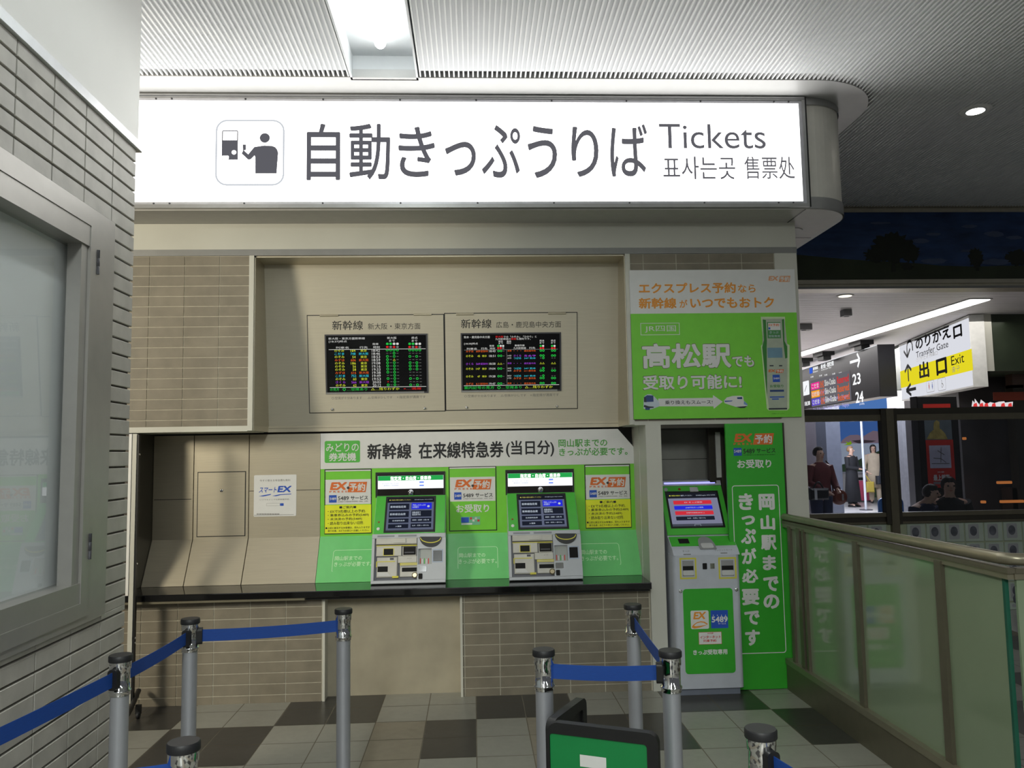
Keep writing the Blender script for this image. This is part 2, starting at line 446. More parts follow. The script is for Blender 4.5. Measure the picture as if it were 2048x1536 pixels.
# pillars
mb = MB(); mb.box(1.175, 1.280, YW-0.02, 5.95, 0, 1.765, CREAM)
struct(mb.build('pillar_left'), 'cream pillar between counter and kiosk')
mb = MB(); mb.box(2.118, 2.27, 5.345, 5.95, 0, 1.765, CREAM); mb.box(2.13, 2.29, YW-0.004, 5.95, 1.7, 2.956, CREAM)
struct(mb.build('pillar_right'), 'cream pillar at the right end of the front wall')
# kiosk niche
NICHE = M('niche_grey', (142, 142, 136), 0.5, var=0.03)
mb = MB()
mb.box(1.28, 2.12, 5.90, 5.95, 1.524, 1.765, NICHE); mb.box(1.28, 2.12, 5.90, 5.95, 0, 1.520, NICHE); mb.box(1.28, 2.12, 5.91, 5.96, 0, 1.765, BLACK)
mb.box(1.28, 2.12, YW, 5.9, 1.74, 1.765, BRONZED)
struct(mb.build('wall_niche'), 'grey back of the kiosk niche')
mb = MB(); npl = wallY(5.60)
mb.frame(npl, (1.672, 0.0, 1.80, 1.74), 0.045, -0.05, 0.0, BRONZED); mb.sl(npl, (1.70, 0.05, 1.78, 1.70), -0.03, -0.02, BRONZED)
mb.sl(npl, (1.722, 1.391, 1.757, 1.712), -0.02, 0.001, M('strip_window', (196, 196, 190), 0.4))
struct(mb.build('trim_4'), 'dark bronze door frame at the side of the niche')

# ------------------------------------------------------------------ left wall with its window case
sl = -0.0147; LD = Vector((sl, 1, 0)).normalized()
LW = PL((-1.478, 0, 0), LD, Z1)
CEND = 3.638
WIN = (1.15, 0.957, 3.412, 2.595)
mb = MB()
bz, bh, bw, ba = 2.945, 0.0695, 0.2495, 2.653
for rr in ((-0.6, 0.0, CEND, WIN[1]), (-0.6, WIN[3], CEND, 3.008), (WIN[2], WIN[1], CEND, WIN[3]), (-0.6, WIN[1], WIN[0], WIN[3])):
    a0, b0, a1, b1 = rr
    for i in range(-14, 5):
        for k in range(-44, 3):
            q = (max(a0, ba+bw*i+0.0025), max(b0, bz+bh*k+0.004), min(a1, ba+bw*(i+1)-0.0025), min(b1, bz+bh*(k+1)-0.004))
            if q[2]-q[0] > 0.01 and q[3]-q[1] > 0.01: mb.sl(LW, q, -0.012, 0.0, TILEL, ch=0.0025)
for q in ((-0.6, 0, CEND-0.006, WIN[1]), (-0.6, WIN[3], CEND-0.006, 3.03), (WIN[2], WIN[1], CEND-0.006, WIN[3]), (-0.6, WIN[1], WIN[0], WIN[3])):
    mb.sl(LW, q, -0.75, -0.011, GROUTD)
struct(mb.build('wall_left'), 'left wall of stacked grey stoneware tiles')
mb = MB(); mb.sl(LW, (-0.6, 3.052, CEND+0.02, CZ+0.02), -0.75, 0.0, CREAMW)
struct(mb.build('wall_left_upper'), 'smooth pale panel above the left tiles')
mb = MB(); mb.sl(LW, (-0.6, 3.006, CEND+0.034, 3.052), -0.75, 0.014, M('pale_alu_trim', (200, 202, 206), 0.35, metal=0.4), ch=0.003)
struct(mb.build('trim_5'), 'aluminium strip capping the left tiles')
win = struct(thing('window_1', 'steel framed display window in the left tiled wall', 'window', LW.P(2.3, WIN[1], -0.05)), 'steel framed display window in the left tiled wall')
del win['category']
WF = M('window_case_steel', (164, 162, 158), 0.38, metal=0.4, var=0.03)
mb = MB(); mb.frame(LW, WIN, 0.16, -0.11, 0.012, WF); mb.build('casing', win)
mb = MB(); r2 = (WIN[0]+0.165, 0.984, 3.244, 2.574)
mb.frame(LW, r2, 0.056, -0.03, 0.016, WF); mb.frame(LW, inset(r2, 0.058), 0.05, -0.05, 0.004, WF)
mb.build('sash', win)
mb = MB(); mb.sl(LW, (WIN[0]+0.1, 0.98, 3.2, 2.58), -0.052, -0.047, PANE2); mb.build('pane', win)
mb = MB(); mb.sl(LW, (WIN[0]+0.1, 0.96, 3.3, 2.59), -0.10, -0.075, M('case_backing', (246, 247, 250), 0.6, var=0.05, nscale=2)); mb.build('backing', win)
for z in (2.385, 1.25):
    mb = MB(); p = LW.P(3.247, z, 0.018); mb.lathe((p.x, p.y, z-0.05), [(0.007, 0), (0.007, 0.032), (0.0055, 0.033), (0.007, 0.034), (0.007, 0.066), (0.0055, 0.067), (0.007, 0.068), (0.007, 0.1)], GREYP3, 12)
    mb.build('hinge', win)

# ================================================================== SIGN BOX
sg = thing('illuminated_sign', 'long white backlit ticket sign box over the machines', 'sign', (0, 5.2, 3.18))
SGY = 5.08; SG = wallY(SGY)
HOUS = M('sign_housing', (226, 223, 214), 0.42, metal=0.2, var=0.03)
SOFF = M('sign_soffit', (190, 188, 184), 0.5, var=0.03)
mb = MB()
op = outline_xy(-2.7, 2.30, SGY+0.02, 0.31, 7.2)
mb.slab(TOPP, op, 3.20, CZ-0.006, HOUS)
mb.build('housing', sg)
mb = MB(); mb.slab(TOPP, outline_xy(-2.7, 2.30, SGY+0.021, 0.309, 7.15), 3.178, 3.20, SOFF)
mb.box(2.235, 2.243, SGY+0.02, 5.4, 3.176, 3.18, BLACK)
mb.box(2.29, 2.58, 5.80, 5.806, 3.1765, 3.179, BLACK)
mb.lathe((2.34, 5.62, 3.172), [(0.09, 0), (0.095, 0.007)], SOFF, 28)
mb.build('soffit', sg)
mb = MB()
for z0, z1 in ((3.182, 3.262), (3.90, CZ-0.008)):
    pts = [p for p in outline_xy(2.262, 2.30, SGY+0.012, 0.318, 7.0)[:-1]]
    vs = [(a, b, z0) for a, b in pts]+[(a, b, z1) for a, b in pts]; n = len(pts)
    mb.add(vs, [(i, i+1, n+i+1, n+i) for i in range(n-1)], ALU, True)
mb.build('end_band', sg)
mb = MB()
mb.frame(SG, (-2.7, 3.186, 2.262, 3.944), 0.024, -0.02, 0.012, ALU)
mb.frame(SG, (-2.7, 3.207, 2.238, 3.921), 0.020, -0.02, 0.004, M('sign_retainer', (206, 206, 212), 0.35, metal=0.5))
mb.sl(SG, (2.258, 3.186, 2.268, 3.944), 0.0, 0.0125, BLACK)
mb.sl(SG, (-2.7, 3.926, 2.262, 3.930), 0.0, 0.0125, GREYP3)
mb.build('frame', sg)
LIT = E('sign_light_panel', (255, 254, 250), 4.0)
mb = MB(); mb.sl(SG, (-2.7, 3.225, 2.22, 3.903), -0.015, -0.004, LIT); lp = mb.build('light_panel', sg)
FILM = E('sign_dark_film', (88, 88, 94), 1.0)
FILMG = E('sign_pale_film', (190, 194, 200), 1.0)
c1 = CR(SG, 600, 0, 2.926); c3 = CR(SG, 1250, 0, 2.56); D = -0.003
mb = MB()
for ch, q in (('自', (38, 722, 235, 1055)), ('動', (288, 722, 528, 1052)), ('き', (575, 740, 790, 1036)), ('っ', (848, 828, 1030, 1028)), ('ぷ', (1062, 730, 1290, 1040)),
              ('う', (1332, 735, 1505, 1042)), ('り', (1588, 740, 1748, 1036)), ('ば', (1815, 725, 2035, 1034))):
    mb.text(SG, ch, c1.r(*q), D, FILM, 0.010, res=6)
mb.build('lettering', lp)
mb = MB()
mb.text(SG, 'Tickets', c3.r(176, 634, 720, 760), D, FILM, 0.0, res=6)
mb.text(SG, '표사는곳', c3.r(196, 800, 566, 918), D, FILM, 0.006, res=4)
mb.text(SG, '售票处', c3.r(612, 800, 870, 916), D, FILM, 0.006, res=4)
mb.build('lettering', lp)
cp_ = CR(SG, 420, 230, 10.24)
mb = MB()
mb.outline(SG, cp_.r(105, 90, 1525, 1445), 0.075, 0.012, D, FILMG)
mb.outline(SG, cp_.r(238, 308, 570, 912), 0.010, 0.007, D, FILM)
mb.poly(SG, cp_.pts([(238, 912), (238, 512), (570, 512), (570, 912)][::-1])[::-1], D-0.0003, FILM)
a, b = cp_.p(489, 762); mb.poly(SG, circ(a, b, 0.0145), D+0.0006, LIT)
mb.slab(SG, rrpts(cp_.r(245, 830, 380, 905), 0.006), D+0.0003, D+0.0006, LIT)
a, b = cp_.p(1120, 466); mb.poly(SG, circ(a, b, 0.0325, 28), D, FILM)
mb.poly(SG, cp_.pts([(925, 1195), (1362, 1195), (1394, 770), (1375, 705), (1335, 655), (1270, 630), (1110, 620), (905, 650), (780, 800), (692, 720), (735, 712), (735, 600), (668, 600), (672, 725), (645, 785), (770, 905), (800, 912), (835, 900), (910, 825), (925, 860)]), D, FILM)
mb.build('pictogram', lp)
for x in (-2.02, -1.92, -1.45, -0.95, -0.45, 0.05, 0.55, 1.05, 1.55, 2.05, 2.15):
    for z in (3.217, 3.912): mb = MB(); mb.lathe((x, SGY+0.0, z), [(0.006, 0.0), (0.006, 0.007), (0.003, 0.008)], GREYP3, 10, axis=(0, -1, 0)); mb.build('screw', sg)

# ================================================================== CEILING LAMPS
TRW = M('lamp_trough_white', (214, 217, 220), 0.4, var=0.02)
TUBE = E('fluorescent_tube', (250, 255, 250), 11.0)
cl = thing('ceiling_light', 'recessed white fluorescent trough light in the ribbed ceiling', 'ceiling light', (-0.527, 2.0, CZ))
mb = MB(); zt = CZ+0.15
mb.box(TRX0-0.012, TRX0, -2.5, TRY, CZ-0.004, zt, TRW); mb.box(TRX1, TRX1+0.012, -2.5, TRY, CZ-0.004, zt, TRW)
mb.box(TRX0-0.012, TRX1+0.012, TRY, TRY+0.012, CZ-0.004, zt, TRW); mb.box(TRX0-0.012, TRX1+0.012, -2.5, TRY+0.012, zt, zt+0.012, TRW)
mb.build('trough', cl)
for y0, y1 in ((3.35, 4.66), (1.95, 3.25), (0.55, 1.85), (-0.85, 0.45)):
    n = 8; prof = [(0.034*math.sin(math.pi/2*i/n), 0.034*(1-math.cos(math.pi/2*i/n))) for i in range(n+1)]
    L = y1-y0; prof = prof+[(r, L-z) for r, z in prof[::-1]]; prof[0] = (0.001, 0); prof[-1] = (0.001, L)
    mb = MB(); mb.lathe((-0.527, y0, zt-0.045), prof, TUBE, 18, axis=(0, 1, 0)); mb.build('tube', cl)
dl = thing('downlight', 'round recessed downlight in the dark right part of the ceiling', 'downlight', (3.59, 5.29, CZ))
mb = MB(); mb.lathe((3.59, 5.29, CZ-0.008), [(0.095, 0.0), (0.105, 0.004), (0.105, 0.012)], WHITE, 32); mb.build('rim', dl)
mb = MB(); mb.lathe((3.59, 5.29, CZ-0.0095), [(0.07, 0.0), (0.072, 0.001)], GREYP, 32); mb.build('reflector', dl)
mb = MB(); mb.lathe((3.59, 5.29, CZ-0.0110), [(0.058, 0.0), (0.058, 0.001)], E('downlight_lamp', (255, 250, 240), 14), 32); mb.build('lamp', dl)

# ================================================================== TIMETABLE DISPLAYS
LEDC = {k: E('led_'+k, c, 0.85) for k, c in dict(white=(214, 214, 210), green=(40, 190, 70), yellow=(210, 220, 60), cyan=(60, 200, 220), orange=(220, 96, 40), purple=(160, 70, 210), red=(215, 40, 40), dim=(120, 120, 118)).items()}
SCR = M('led_screen_black', (12, 12, 14), 0.15, spec=0.5, var=0.1)
def display(label, name_ja, cr_, door, scr, texts, legend, knobs, hinges):
    r = cr_.r(*door); cc = DPL.P((r[0]+r[2])/2, r[1], 0.0)
    t = thing('timetable_display', label, 'display', cc, 'timetable displays in the steel recess')
    mb = MB(); mb.frame(DPL, (r[0]-0.006, r[1]-0.006, r[2]+0.006, r[3]+0.006), 0.012, 0.0, 0.0012, BLACK); mb.sl(DPL, r, 0.0, 0.006, STEELP); mb.build('door_panel', t)
    mb = MB(); q = cr_.r(*scr); mb.frame(DPL, q, 0.01, 0.004, 0.012, GREYP3); mb.sl(DPL, inset(q, 0.008), 0.004, 0.0075, SCR)
    s_ = mb.build('screen', t)
    mb = MB(); mb.rect(DPL, (q[0]+0.002, q[1]+0.0, q[2]-0.03, q[1]+0.012), 0.0125, ALU)
    for kind, s, x0, y0, x1, y1, col in texts:
        k = cr_.r(x0, y0, x1, y1); m_ = LEDC[col]
        if kind == 't': mb.text(DPL, s, k, 0.0085, m_, 0.0)
        elif kind == 'o': mb.ring(DPL, (k[0]+k[2])/2, (k[1]+k[3])/2, (k[2]-k[0])/2, 0.0042, 0.0085, m_, 14, (k[3]-k[1])/2)
        elif kind == 'r': mb.rect(DPL, k, 0.0085, m_)
        elif kind == 'b': mb.slab(DPL, rrpts(k, 0.006), 0.008, 0.0085, m_)
    mb.build('lettering', s_)
    mb = MB()
    for s, x0, y0, x1, y1, bold in legend: mb.text(DPL, s, cr_.r(x0, y0, x1, y1), 0.0065, INKG if y0 > 1100 else INK, bold, res=3)
    mb.build('lettering', t)
    for x0, y0, x1, y1 in hinges:
        mb = MB(); k = cr_.r(x0, y0, x1, y1); p = DPL.P(k[0], (k[1]+k[3])/2, 0.006); mb.lathe(p, [(0.008, 0), (0.008, (k[2]-k[0]))], STEEL, 12, axis=(1, 0, 0)); mb.build('hinge', t)
    for x, y in knobs:
        a, b = cr_.p(x, y); mb = MB(); mb.lathe(DPL.P(a, b, 0.006), [(0.011, 0), (0.011, 0.004), (0.008, 0.009), (0.003, 0.011)], CHROME, 16, axis=DPL.n); mb.build('knob', t)
    return t
T = []
W_ = 'white'
T += [('t', '新大阪・東京方面新幹線', 182, 498, 668, 530, W_), ('t', '[18:37]時点', 188, 540, 428, 572, W_), ('t', '新大阪', 965, 490, 1090, 522, W_), ('t', 'まで', 990, 530, 1068, 558, W_),
      ('t', '終点', 1290, 488, 1370, 520, W_), ('t', 'まで', 1292, 530, 1368, 558, W_), ('t', '発車', 768, 574, 850, 602, W_), ('t', '時刻', 780, 614, 866, 646, W_),
      ('t', '列車名', 280, 622, 452, 650, W_), ('t', '行先', 596, 618, 706, 648, W_), ('r', '', 186, 654, 1478, 660, W_), ('r', '', 200, 1158, 1486, 1164, W_)]
for x0 in (950, 1248):
    for i in range(4):
        T.append(('b', '', x0+i*45, 570, x0+34+i*45, 600, 'green' if i < 2 else W_)); T.append(('b', '', x0+i*45, 614, x0+34+i*45, 640, 'red' if i % 2 == 0 else 'dim'))
rows = [('のぞみ', '184', '東京', '18:42', 'oooo', 'oooo', 'yellow'), ('こだま', '748', '新大阪', '18:46', '--o-', '----', 'cyan'), ('のぞみ', '54', '東京', '18:53', 'o-o-', 'o-o-', 'yellow'),
        ('みずほ', '606', '新大阪', '18:59', 'o-t-', '----', 'orange'), ('のぞみ', '186', '東京', '19:08', 'o-o-', 'o-o-', 'yellow'), ('のぞみ', '56', '東京', '19:16', 'o-o-', 'o-o-', 'yellow'),
        ('のぞみ', '58', '東京', '19:33', 'o-o-', 'o-o-', 'yellow'), ('みずほ', '616', '新大阪', '19:38', 'o-o-', '----', 'orange'), ('こだま', '752', '新大阪', '19:49', '--o-', '----', 'cyan'),
        ('のぞみ', '60', '東京', '19:53', 'o-o-', 'o-o-', 'yellow'), ('さくら', '566', '新大阪', '20:03', 'x-o-', '----', 'purple'), ('のぞみ', '62', '東京', '20:12', 'o-o-', 'o-o-', 'yellow')]
for i, (n, no, de, ti, s1, s2, c) in enumerate(rows):
    y = 676+i*42.2; dx = i*1.7
    T += [('t', n, 262+dx, y-16, 392+dx, y+16, c), ('t', no, 542-len(no)*22+dx*0.8, y-16, 542+dx*0.8, y+16, c), ('t', ti, 760+dx*0.6, y-19, 868+dx*0.8, y+15, W_)]
    w = 42 if len(de) == 2 else 64
    T.append(('t', de, 650-w+dx*0.6, y-18, 650+w+dx*0.6, y+15, c))
    for x0, ss in ((966, s1), (1266, s2)):
        for k, ch in enumerate(ss):
            xc = x0+45*k+dx*0.7; yc = y-8
            if ch == 'o': T.append(('o', '', xc-18, yc-17, xc+18, yc+17, 'green'))
            elif ch == '-': T.append(('r', '', xc-14, yc-2, xc+14, yc+3, 'dim'))
            elif ch == 't': T.append(('t', '△', xc-18, yc-14, xc+18, yc+16, 'yellow'))
            else: T.append(('t', '×', xc-10, yc-10, xc+10, yc+10, 'red'))
T += [('t', 'の見方', 205, 1174, 326, 1214, 'green'), ('o', '', 372, 1172, 414, 1212, 'green'), ('t', '…空席あり', 430, 1172, 700, 1210, 'green'), ('t', '△…残りわずか', 750, 1168, 1130, 1204, 'yellow'), ('t', '×…満席', 1185, 1166, 1420, 1198, 'red')]
cA = CR(DPL, 630, 600, 6.677)
display('steel timetable display with its screen of trains to Shin-Osaka and Tokyo', 'x', cA, (-82, 205, 1723, 1490), (140, 455, 1508, 1248), T,
        [('新幹線', 232, 275, 642, 400, 0.006), ('新大阪・東京方面', 708, 308, 1408, 392, -0.006), ('○:空席が十分あります', 225, 1288, 628, 1326, 0), ('△:空席が少しです', 705, 1284, 1034, 1318, 0), ('×:指定席が満席です', 1095, 1274, 1478, 1312, 0)],
        [(232, 1460), (1466, 1446)], [(68, 196, 312, 218), (1318, 182, 1556, 206)])
T = [('t', '熊本・鹿児島中央方面', 286, 480, 632, 512, W_), ('t', '新大阪', 708, 478, 812, 504, 'red'), ('t', 'での「のぞみ」「ひかり」と', 815, 476, 1256, 504, W_), ('t', '九州新幹線の', 706, 508, 912, 534, W_), ('t', '乗継', 916, 506, 982, 532, 'red'),
     ('t', 'も便利です。', 986, 506, 1176, 532, W_), ('t', '[18:38]時点', 290, 570, 472, 600, W_), ('t', '博多', 745, 540, 808, 564, W_), ('t', 'まで', 748, 566, 808, 590, W_), ('t', '乗継', 856, 540, 916, 564, W_), ('t', '時分', 858, 566, 916, 588, W_),
     ('t', '発車', 626, 600, 690, 626, W_), ('t', '時刻', 634, 634, 700, 660, W_), ('t', '列車名', 322, 638, 458, 664, W_), ('t', '行先', 514, 634, 600, 662, W_), ('t', '乗継列車', 962, 594, 1096, 620, W_), ('t', '九州新幹線', 946, 628, 1114, 656, W_), ('t', '行先', 1154, 626, 1238, 654, W_),
     ('t', '熊本', 1296, 530, 1358, 556, W_), ('t', 'まで', 1296, 560, 1358, 584, W_), ('t', '終点', 1448, 528, 1508, 554, W_), ('t', 'まで', 1448, 558, 1508, 582, W_), ('r', '', 290, 660, 1540, 665, 'dim'), ('r', '', 285, 1134, 1556, 1140, W_), ('r', '', 857, 665, 861, 1134, 'dim')]
for x0 in (730, 1296, 1448):
    for i in range(3 if x0 == 730 else 2):
        T.append(('b', '', x0+i*33, 600, x0+28+i*33, 626, 'green' if i == 0 else W_)); T.append(('b', '', x0+i*33, 630, x0+28+i*33, 654, 'red' if i < 2 else 'dim'))
R1 = [(684, 'みずほ', '609', '鹿児島中央', '18:43', 'oo-', 'orange'), (748, 'のぞみ', '45', '博多', '18:51', 'oo-', 'yellow'), (852, 'さくら', '569', '鹿児島中央', '18:58', 'tt-', 'purple'), (918, 'のぞみ', '147', '博多', '19:04', 'oo-', 'yellow'), (1020, 'のぞみ', '47', '博多', '19:28', 'oo-', 'yellow'), (1118, 'みずほ', '611', '鹿児島中央', '19:47', 'oo-', 'orange')]
for y, n, no, de, ti, ss, c in R1:
    w = (510, 606) if len(de) > 2 else (528, 592)
    T += [('t', n, 314, y-14, 412, y+16, c), ('t', no, 502-len(no)*18, y-12, 502, y+14, c), ('t', de, w[0], y-14, w[1], y+14, c), ('t', ti, 622, y-15, 706, y+13, W_)]
    for k, ch in enumerate(ss):
        xc = 748+k*34
        if ch == 'o': T.append(('o', '', xc-16, y-18, xc+16, y+12, 'green'))
        elif ch == 't': T.append(('t', '△', xc-15, y-16, xc+15, y+10, 'yellow'))
        else: T.append(('r', '', xc-10, y-4, xc+10, y+1, 'dim'))
R2 = [(678, '直通', '・・・', '鹿児島中央', 'oo', 'oo', 'orange'), (744, '14分', 'さくら', '569', 'oo', 'oo', 'purple'), (776, '60分', 'つばめ', '347 熊本', '-o', '--', 'cyan'), (845, '直通', '・・・', '鹿児島中央', 'tt', 'tt', 'purple'), (912, '20分', 'つばめ', '347 熊本', '-o', '--', 'cyan'),
      (944, '36分', 'みずほ', '611 鹿児島', 'oo', 'oo', 'orange'), (1012, '8分', 'つばめ', '347 熊本', '-o', '--', 'cyan'), (1044, '17分', 'みずほ', '611 鹿児島', 'oo', 'oo', 'orange'), (1112, '直通', '・・・', '鹿児島中央', 'oo', 'oo', 'orange')]
for y, mi, n, de, s1, s2, c in R2:
    T += [('t', mi, 868, y-12, 920, y+10, W_ if '分' in mi else c), ('t', n, 950, y-(14 if n[0] != '・' else 3), 1050, y+(14 if n[0] != '・' else 3), c), ('t', de, 1090, y-12, 1244, y+12, c)]
    for x0, ss in ((1312, s1), (1464, s2)):
        for k, ch in enumerate(ss):
            xc = x0+k*34
            if ch == 'o': T.append(('o', '', xc-16, y-18, xc+16, y+12, 'green'))
            elif ch == 't': T.append(('t', '△', xc-15, y-16, xc+15, y+10, 'yellow'))
            else: T.append(('r', '', xc-10, y-4, xc+10, y+1, 'dim'))
T += [('t', '案内記号の見方', 290, 1150, 690, 1190, 'green'), ('o', '', 732, 1148, 776, 1188, 'green'), ('t', '…空席あり', 790, 1146, 1056, 1184, 'green'), ('t', '△…残りわずか', 1100, 1142, 1470, 1178, 'yellow')]
cB = CR(DPL, 885, 600, 6.679)
display('steel timetable display with its screen of trains to Hiroshima and Kagoshima', 'x', cB, (42, 178, 1794, 1456), (247, 436, 1584, 1222), T,
        [('新幹線', 247, 255, 655, 378, 0.006), ('広島・鹿児島中央方面', 716, 286, 1582, 370, -0.006), ('○:空席が十分あります', 292, 1262, 716, 1298, 0), ('△:空席が少しです', 776, 1256, 1116, 1290, 0), ('×:指定席が満席です', 1172, 1248, 1552, 1286, 0)],
        [(322, 1436), (1530, 1420)], [(182, 176, 416, 204), (1410, 166, 1646, 192)])

# ================================================================== MACHINE BAY
PU = wallY(5.80)                                  # upright part of the fascia
AH = math.hypot(0.17, 0.30); PA = PL((0, 5.63, 0.72), X1, (0, 0.17, 0.30))   # sloping apron below it
def bay(x0, x1, name, label, cat, mu, ma):
    t = thing(name, label, cat, ((x0+x1)/2, 5.75, 0.72), None)
    g = 0.003
    mb = MB(); mb.prism([(5.80, 1.02), (5.80, 1.752), (5.84, 1.752), (5.84, 1.02)], x0+g, x1-g, mu); mb.build('upper_panel', t)
    mb = MB(); mb.prism([(5.63, 0.722), (5.80, 1.02), (5.84, 1.02), (5.84, 0.722)], x0+g, x1-g, ma); mb.build('apron_panel', t)
    return t
mb = MB(); mb.box(-2.7, 1.178, 5.842, 5.86, 0.70, 1.768, BLACK); mb.box(-2.9, -2.27, 5.44, 5.842, 0.722, 1.762, BRONZED); struct(mb.build('wall_machine'), 'dark back wall behind the machine bay')
b1 = bay(-2.27, -1.986, 'steel_cabinet', 'plain champagne steel cabinet front in the dark corner beside the folding gate', 'cabinet', STEEL, STEEL)
mb = MB(); mb.rect(PU, (-2.26, 1.3, -2.0, 1.304), 0.0008, BLACK); mb.build('seam', b1)
b2 = bay(-1.986, -1.599, 'steel_cabinet', 'champagne steel cabinet front with a square locked access door', 'cabinet', STEEL, STEEL)
c7 = CR(PU, 250, 840, 4.266)
q = c7.r(615, 440, 1030, 995)
mb = MB(); mb.frame(PU, q, 0.006, 0, 0.001, BLACK); mb.sl(PU, inset(q, 0.006), 0.0, 0.003, STEEL); d_ = mb.build('door', b2)
a, b = c7.p(824, 603); mb = MB(); mb.lathe(PU.P(a, b, 0.003), [(0.011, 0), (0.011, 0.003), (0.006, 0.004)], CHROME, 16, axis=(0, -1, 0)); mb.box(a-0.002, a+0.002, 5.792, 5.794, b-0.006, b+0.006, BLACK); mb.build('lock', d_)
b3 = bay(-1.599, -1.094, 'steel_cabinet', 'champagne steel cabinet front carrying the white paper notice', 'cabinet', STEEL, STEEL)
mb = MB(); mb.rect(PU, (-1.596, 1.349, -1.097, 1.353), 0.0008, BLACK); mb.build('seam', b3)
# paper notice on it
nt_ = thing('paper_notice', 'square white paper notice with blue lettering on the steel cabinet', 'notice', PU.P(*c7.p(1280, 820)))
q = c7.r(1100, 468, 1462, 822)
mb = MB(); mb.slab(PU, rrpts(q, 0.008), 0.0, 0.002, WHITE); mb.build('sheet', nt_)
mb = MB(); D = 0.0026
mb.text(PU, 'スマート', c7.r(1142, 572, 1300, 620), D, BLUE, 0.02, 0.2); mb.text(PU, 'EX', c7.r(1300, 562, 1425, 616), D, BLUE, 0.04, 0.2)
mb.poly(PU, c7.pts([(1140, 650), (1200, 638), (1250, 630), (1240, 640), (1180, 652)]), D, BLUE); mb.poly(PU, c7.pts([(1255, 648), (1320, 634), (1420, 628), (1418, 634), (1330, 640), (1290, 650)]), D, BLUE)
mb.text(PU, '今すぐ使える年会費も無料', c7.r(1150, 506, 1412, 524), D, INKG); mb.text(PU, 'いつでもどこでも新幹線予約', c7.r(1150, 672, 1400, 684), D, INKG)
mb.outline(PU, c7.r(1208, 710, 1322, 732), 0.002, 0.001, D, INKG); mb.slab(PU, rrpts(c7.r(1324, 710, 1354, 732), 0.002), 0.002, D, BLUE)
mb.rect(PU, c7.r(1102, 808, 1440, 811), D, INKG)
for i in range(14): mb.rect(PU, c7.r(1126+i*14, 797, 1134+i*14, 808), D, INKG)
mb.build('lettering', nt_)

# green surround of the two ticket machines
gs = thing('machine_surround', 'green fascia and sloping apron around the two ticket machines', 'fascia', (0.04, 5.75, 0.72))
mb = MB(); GX0, GX1 = -1.094, 1.172
mb.prism([(5.798, 1.02), (5.798, 1.50), (5.84, 1.50), (5.84, 1.02)], GX0, GX1, GREEN); mb.build('upper_panel', gs)
mb = MB(); mb.prism([(5.628, 0.722), (5.798, 1.02), (5.84, 1.02), (5.84, 0.722)], GX0, GX1, GREENA); ap = mb.build('apron_panel', gs)
cm = CR(PA, 620, 850, 3.012); D = 0.0025
PF = M('pale_green_print', (206, 240, 196), 0.4)
mb = MB()
for (x0, y0, x1, y1), (tx0, ty0, tx1, ty1), (ux0, uy0, ux1, uy1) in (((136, 752, 400, 888), (150, 790, 314, 816), (146, 824, 372, 852)), ((890, 734, 1132, 872), (898, 772, 1056, 798), (895, 806, 1125, 836)), ((1600, 714, 1868, 850), (1634, 752, 1788, 780), (1632, 788, 1856, 818))):
    mb.outline(PA, cm.r(x0, y0, x1, y1), 0.02, 0.003, D, PF)
    mb.text(PA, '岡山駅までの', cm.r(tx0, ty0, tx1, ty1), D, PF, 0.01); mb.text(PA, 'きっぷが必要です。', cm.r(ux0, uy0, ux1, uy1), D, PF, 0.01)
mb.build('lettering', ap)
mb = MB(); mb.box(GX1, 1.176, 5.6, 5.84, 0.72, 1.765, CREAM); struct(mb.build('trim_6'), 'pale reveal at the right end of the machine bay')
# white header board above
hb = thing('header_board', 'long white header board with black and green lettering above the ticket machines', 'sign board', (0.04, 5.79, 1.49))
cm = CR(PU, 620, 850, 3.012)
mb = MB(); pts = [(GX0, 1.497), (1.172, 1.497), (1.172, 1.62), (1.06, 1.752), (GX0, 1.752)]
mb.slab(PU, pts, 0.0, 0.006, WHITE); mb.build('board', hb)
D = 0.0068
mb = MB(); mb.text(PU, '新幹線', cm.r(346, 110, 612, 206), D, INK, 0.026, res=3); mb.text(PU, '在来線特急券', cm.r(654, 100, 1166, 200), D, INK, 0.024, res=3); mb.text(PU, '(当日分)', cm.r(1180, 92, 1470, 192), D, INK, 0.022, res=3)
mb.build('lettering', hb)
GTX = M('green_lettering', (84, 166, 70), 0.5)
mb = MB(); mb.text(PU, '岡山駅までの', cm.r(1496, 84, 1790, 132), D, GTX, 0.02); mb.text(PU, 'きっぷが必要です。', cm.r(1500, 136, 1912, 184), D, GTX, 0.02); mb.build('lettering', hb)
cE = CR(PU, 635, 860, 6.983)
mb = MB(); mb.slab(PU, rrpts(cE.r(102, 150, 596, 456), 0.012), 0.006, 0.0066, M('badge_green', (88, 186, 72), 0.45))
mb.text(PU, 'みどりの', cE.r(122, 182, 578, 302), 0.0072, WHITE, 0.012, res=3); mb.text(PU, '券売機', cE.r(160, 318, 542, 434), 0.0072, WHITE, 0.02, res=3); mb.build('badge', hb)

